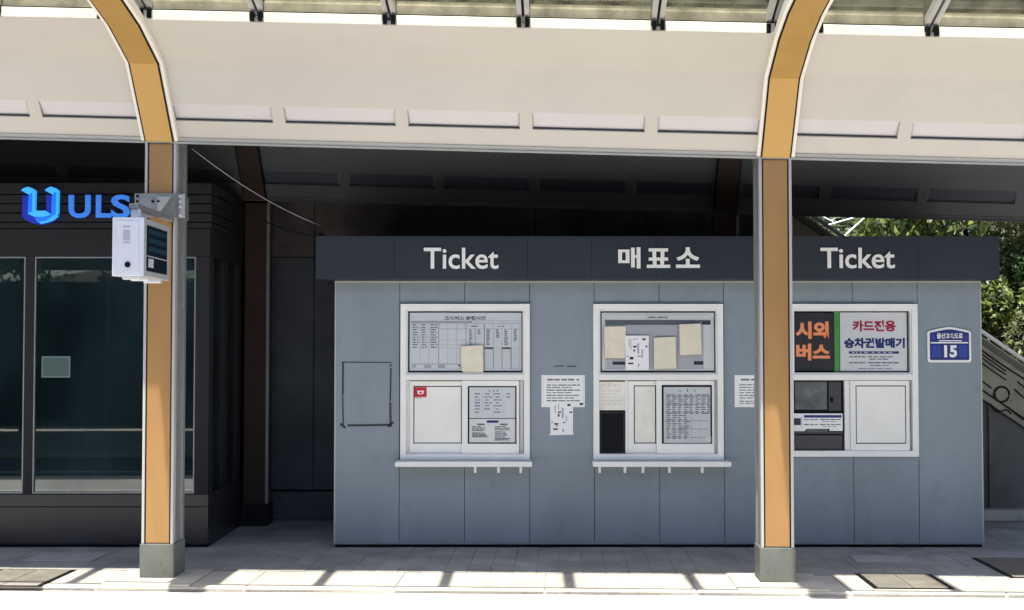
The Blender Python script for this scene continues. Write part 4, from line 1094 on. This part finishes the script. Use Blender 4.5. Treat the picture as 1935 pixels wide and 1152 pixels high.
bl = [
    (4.3, 14.6, 1.9, 2.5, 15000, .042, 'leaf1', 'bright green bush above the booth roof, nearest the right post'),
    (5.5, 14.9, 2.0, 3.2, 15000, .042, 'leaf2', 'olive leafed bush above the right half of the booth roof'),
    (6.1, 14.0, 1.5, 2.6, 14000, .04, 'leaf1', 'bright green bush directly right of the sign band end'),
    (5.8, 13.75, 1.1, 1.9, 11000, .034, 'leaf2', 'low olive shrub above the stair handrail at the right edge'),
    (7.2, 14.4, 2.0, 3.0, 9000, .05, 'leaf3', 'dark green bush at the far right edge behind the stair'),
    (3.1, 15.2, 1.6, 3.0, 3000, .08, 'leaf3', 'dark bush behind the pale V shaped rails'),
]
for (x, y, wd, h, n, s, m, lab) in bl:
    bush(x, y, wd, h, n, s, M[m], lab, long=1.5 if m == 'leaf1' else 1.1)
# thin cane plant above the booth roof
bx_, by_ = X(1730, 14.0, 430), 14.0
cane = thing('cane_plant', 'thin upright canes with long narrow leaves above the booth roof', 'plant', (bx_, by_, 0))
mb = MB()
for k in range(9):
    x = bx_ + (k - 4) * .075 + nr.uniform(-.02, .02); mb.tube([(x, by_, 0), (x + nr.uniform(-.05, .05), by_, 1.8), (x + nr.uniform(-.15, .15), by_ + .1, 3.3)], [.012, .01, .006], 5)
mb.build('cane', M['bark'], cane)
leaves('foliage', [(bx_ - .3, by_, 3.0), (bx_ + .1, by_, 3.25), (bx_ + .4, by_, 2.95)], [(.4, .25, .35)] * 3, 900, .055, M['leaf1'], parent=cane, origin=(bx_, by_, 0), long=1.6)
# undergrowth on the bank, and the wooded slope further up (seen through the roof glass)
cs, rs = [], []
for _ in range(260):
    x = nr.uniform(-8, 10); y = nr.uniform(14.3, 17.5); cs.append((x, y, hz(x, y) + nr.uniform(.1, .4))); rs.append((.5, .5, .4))
leaves('undergrowth', cs, rs, 70000, .06, M['leaf3'], kind='stuff', origin=(0, 15, 0))
cs, rs = [], []
for _ in range(150):
    x = nr.uniform(-20, 22); y = nr.uniform(18, 34); r_ = nr.uniform(.9, 1.9); cs.append((x, y, hz(x, y) + nr.uniform(.8, 3.2))); rs.append((r_, r_, r_ * .8))
leaves('wooded_slope', cs, rs, 60000, .2, M['leaf4'], kind='stuff', origin=(0, 25, 0))

# ------------------------------------------------------------------ the far side of the road (behind the camera, mirrored in the shop glass)
def hz2(x, y): return -.2 + min(4.2, max(0, (-17 - y)) * .9) + .25 * math.sin(x * .8)
grid('embankment', -40, 40, -40, -17, 40, 16, hz2, M['earth'])
mb = MB(CF); mb.box(-30, 34, -26.2, -7.6, -.3, .02); mb.build('far_pavement', M['kerb'], kind='structure', origin=(0, -17, 0))
cs, rs = [], []
for _ in range(90):
    x = nr.uniform(-24, 24); y = nr.uniform(-23, -18.5); cs.append((x, y, hz2(x, y) + .5)); rs.append((1.3, 1, .9))
leaves('embankment_shrubs', cs, rs, 14000, .2, M['leaf3'], kind='stuff', origin=(0, -20, 0))

# the roof over the opposite stop, which darkens what the glass and the posts mirror
oc = thing('opposite_canopy', 'long dark canopy over the opposite stop, mirrored in the shop glass', 'canopy', (0, -4.5, 0))
mb = MB(CF)
pf = [(-5.7, 3.35), (-6.3, 3.65), (-8.0, 3.8), (-12.5, 3.7), (-13.5, 3.1)]
for a, b in zip(pf, pf[1:]): mb.extr([a, b, (b[0], b[1] + .08), (a[0], a[1] + .08)], -16, 20)
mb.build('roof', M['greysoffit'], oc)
for u in (-10.5, -6.3, -2.1, 2.1, 6.3, 10.5):
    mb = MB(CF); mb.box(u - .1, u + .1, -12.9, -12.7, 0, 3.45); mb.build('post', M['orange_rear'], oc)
mb = MB(CF); mb.box(-16, 20, -14.2, -14.0, -.03, 2.9); mb.build('back_screen', M['charcoal'], oc)
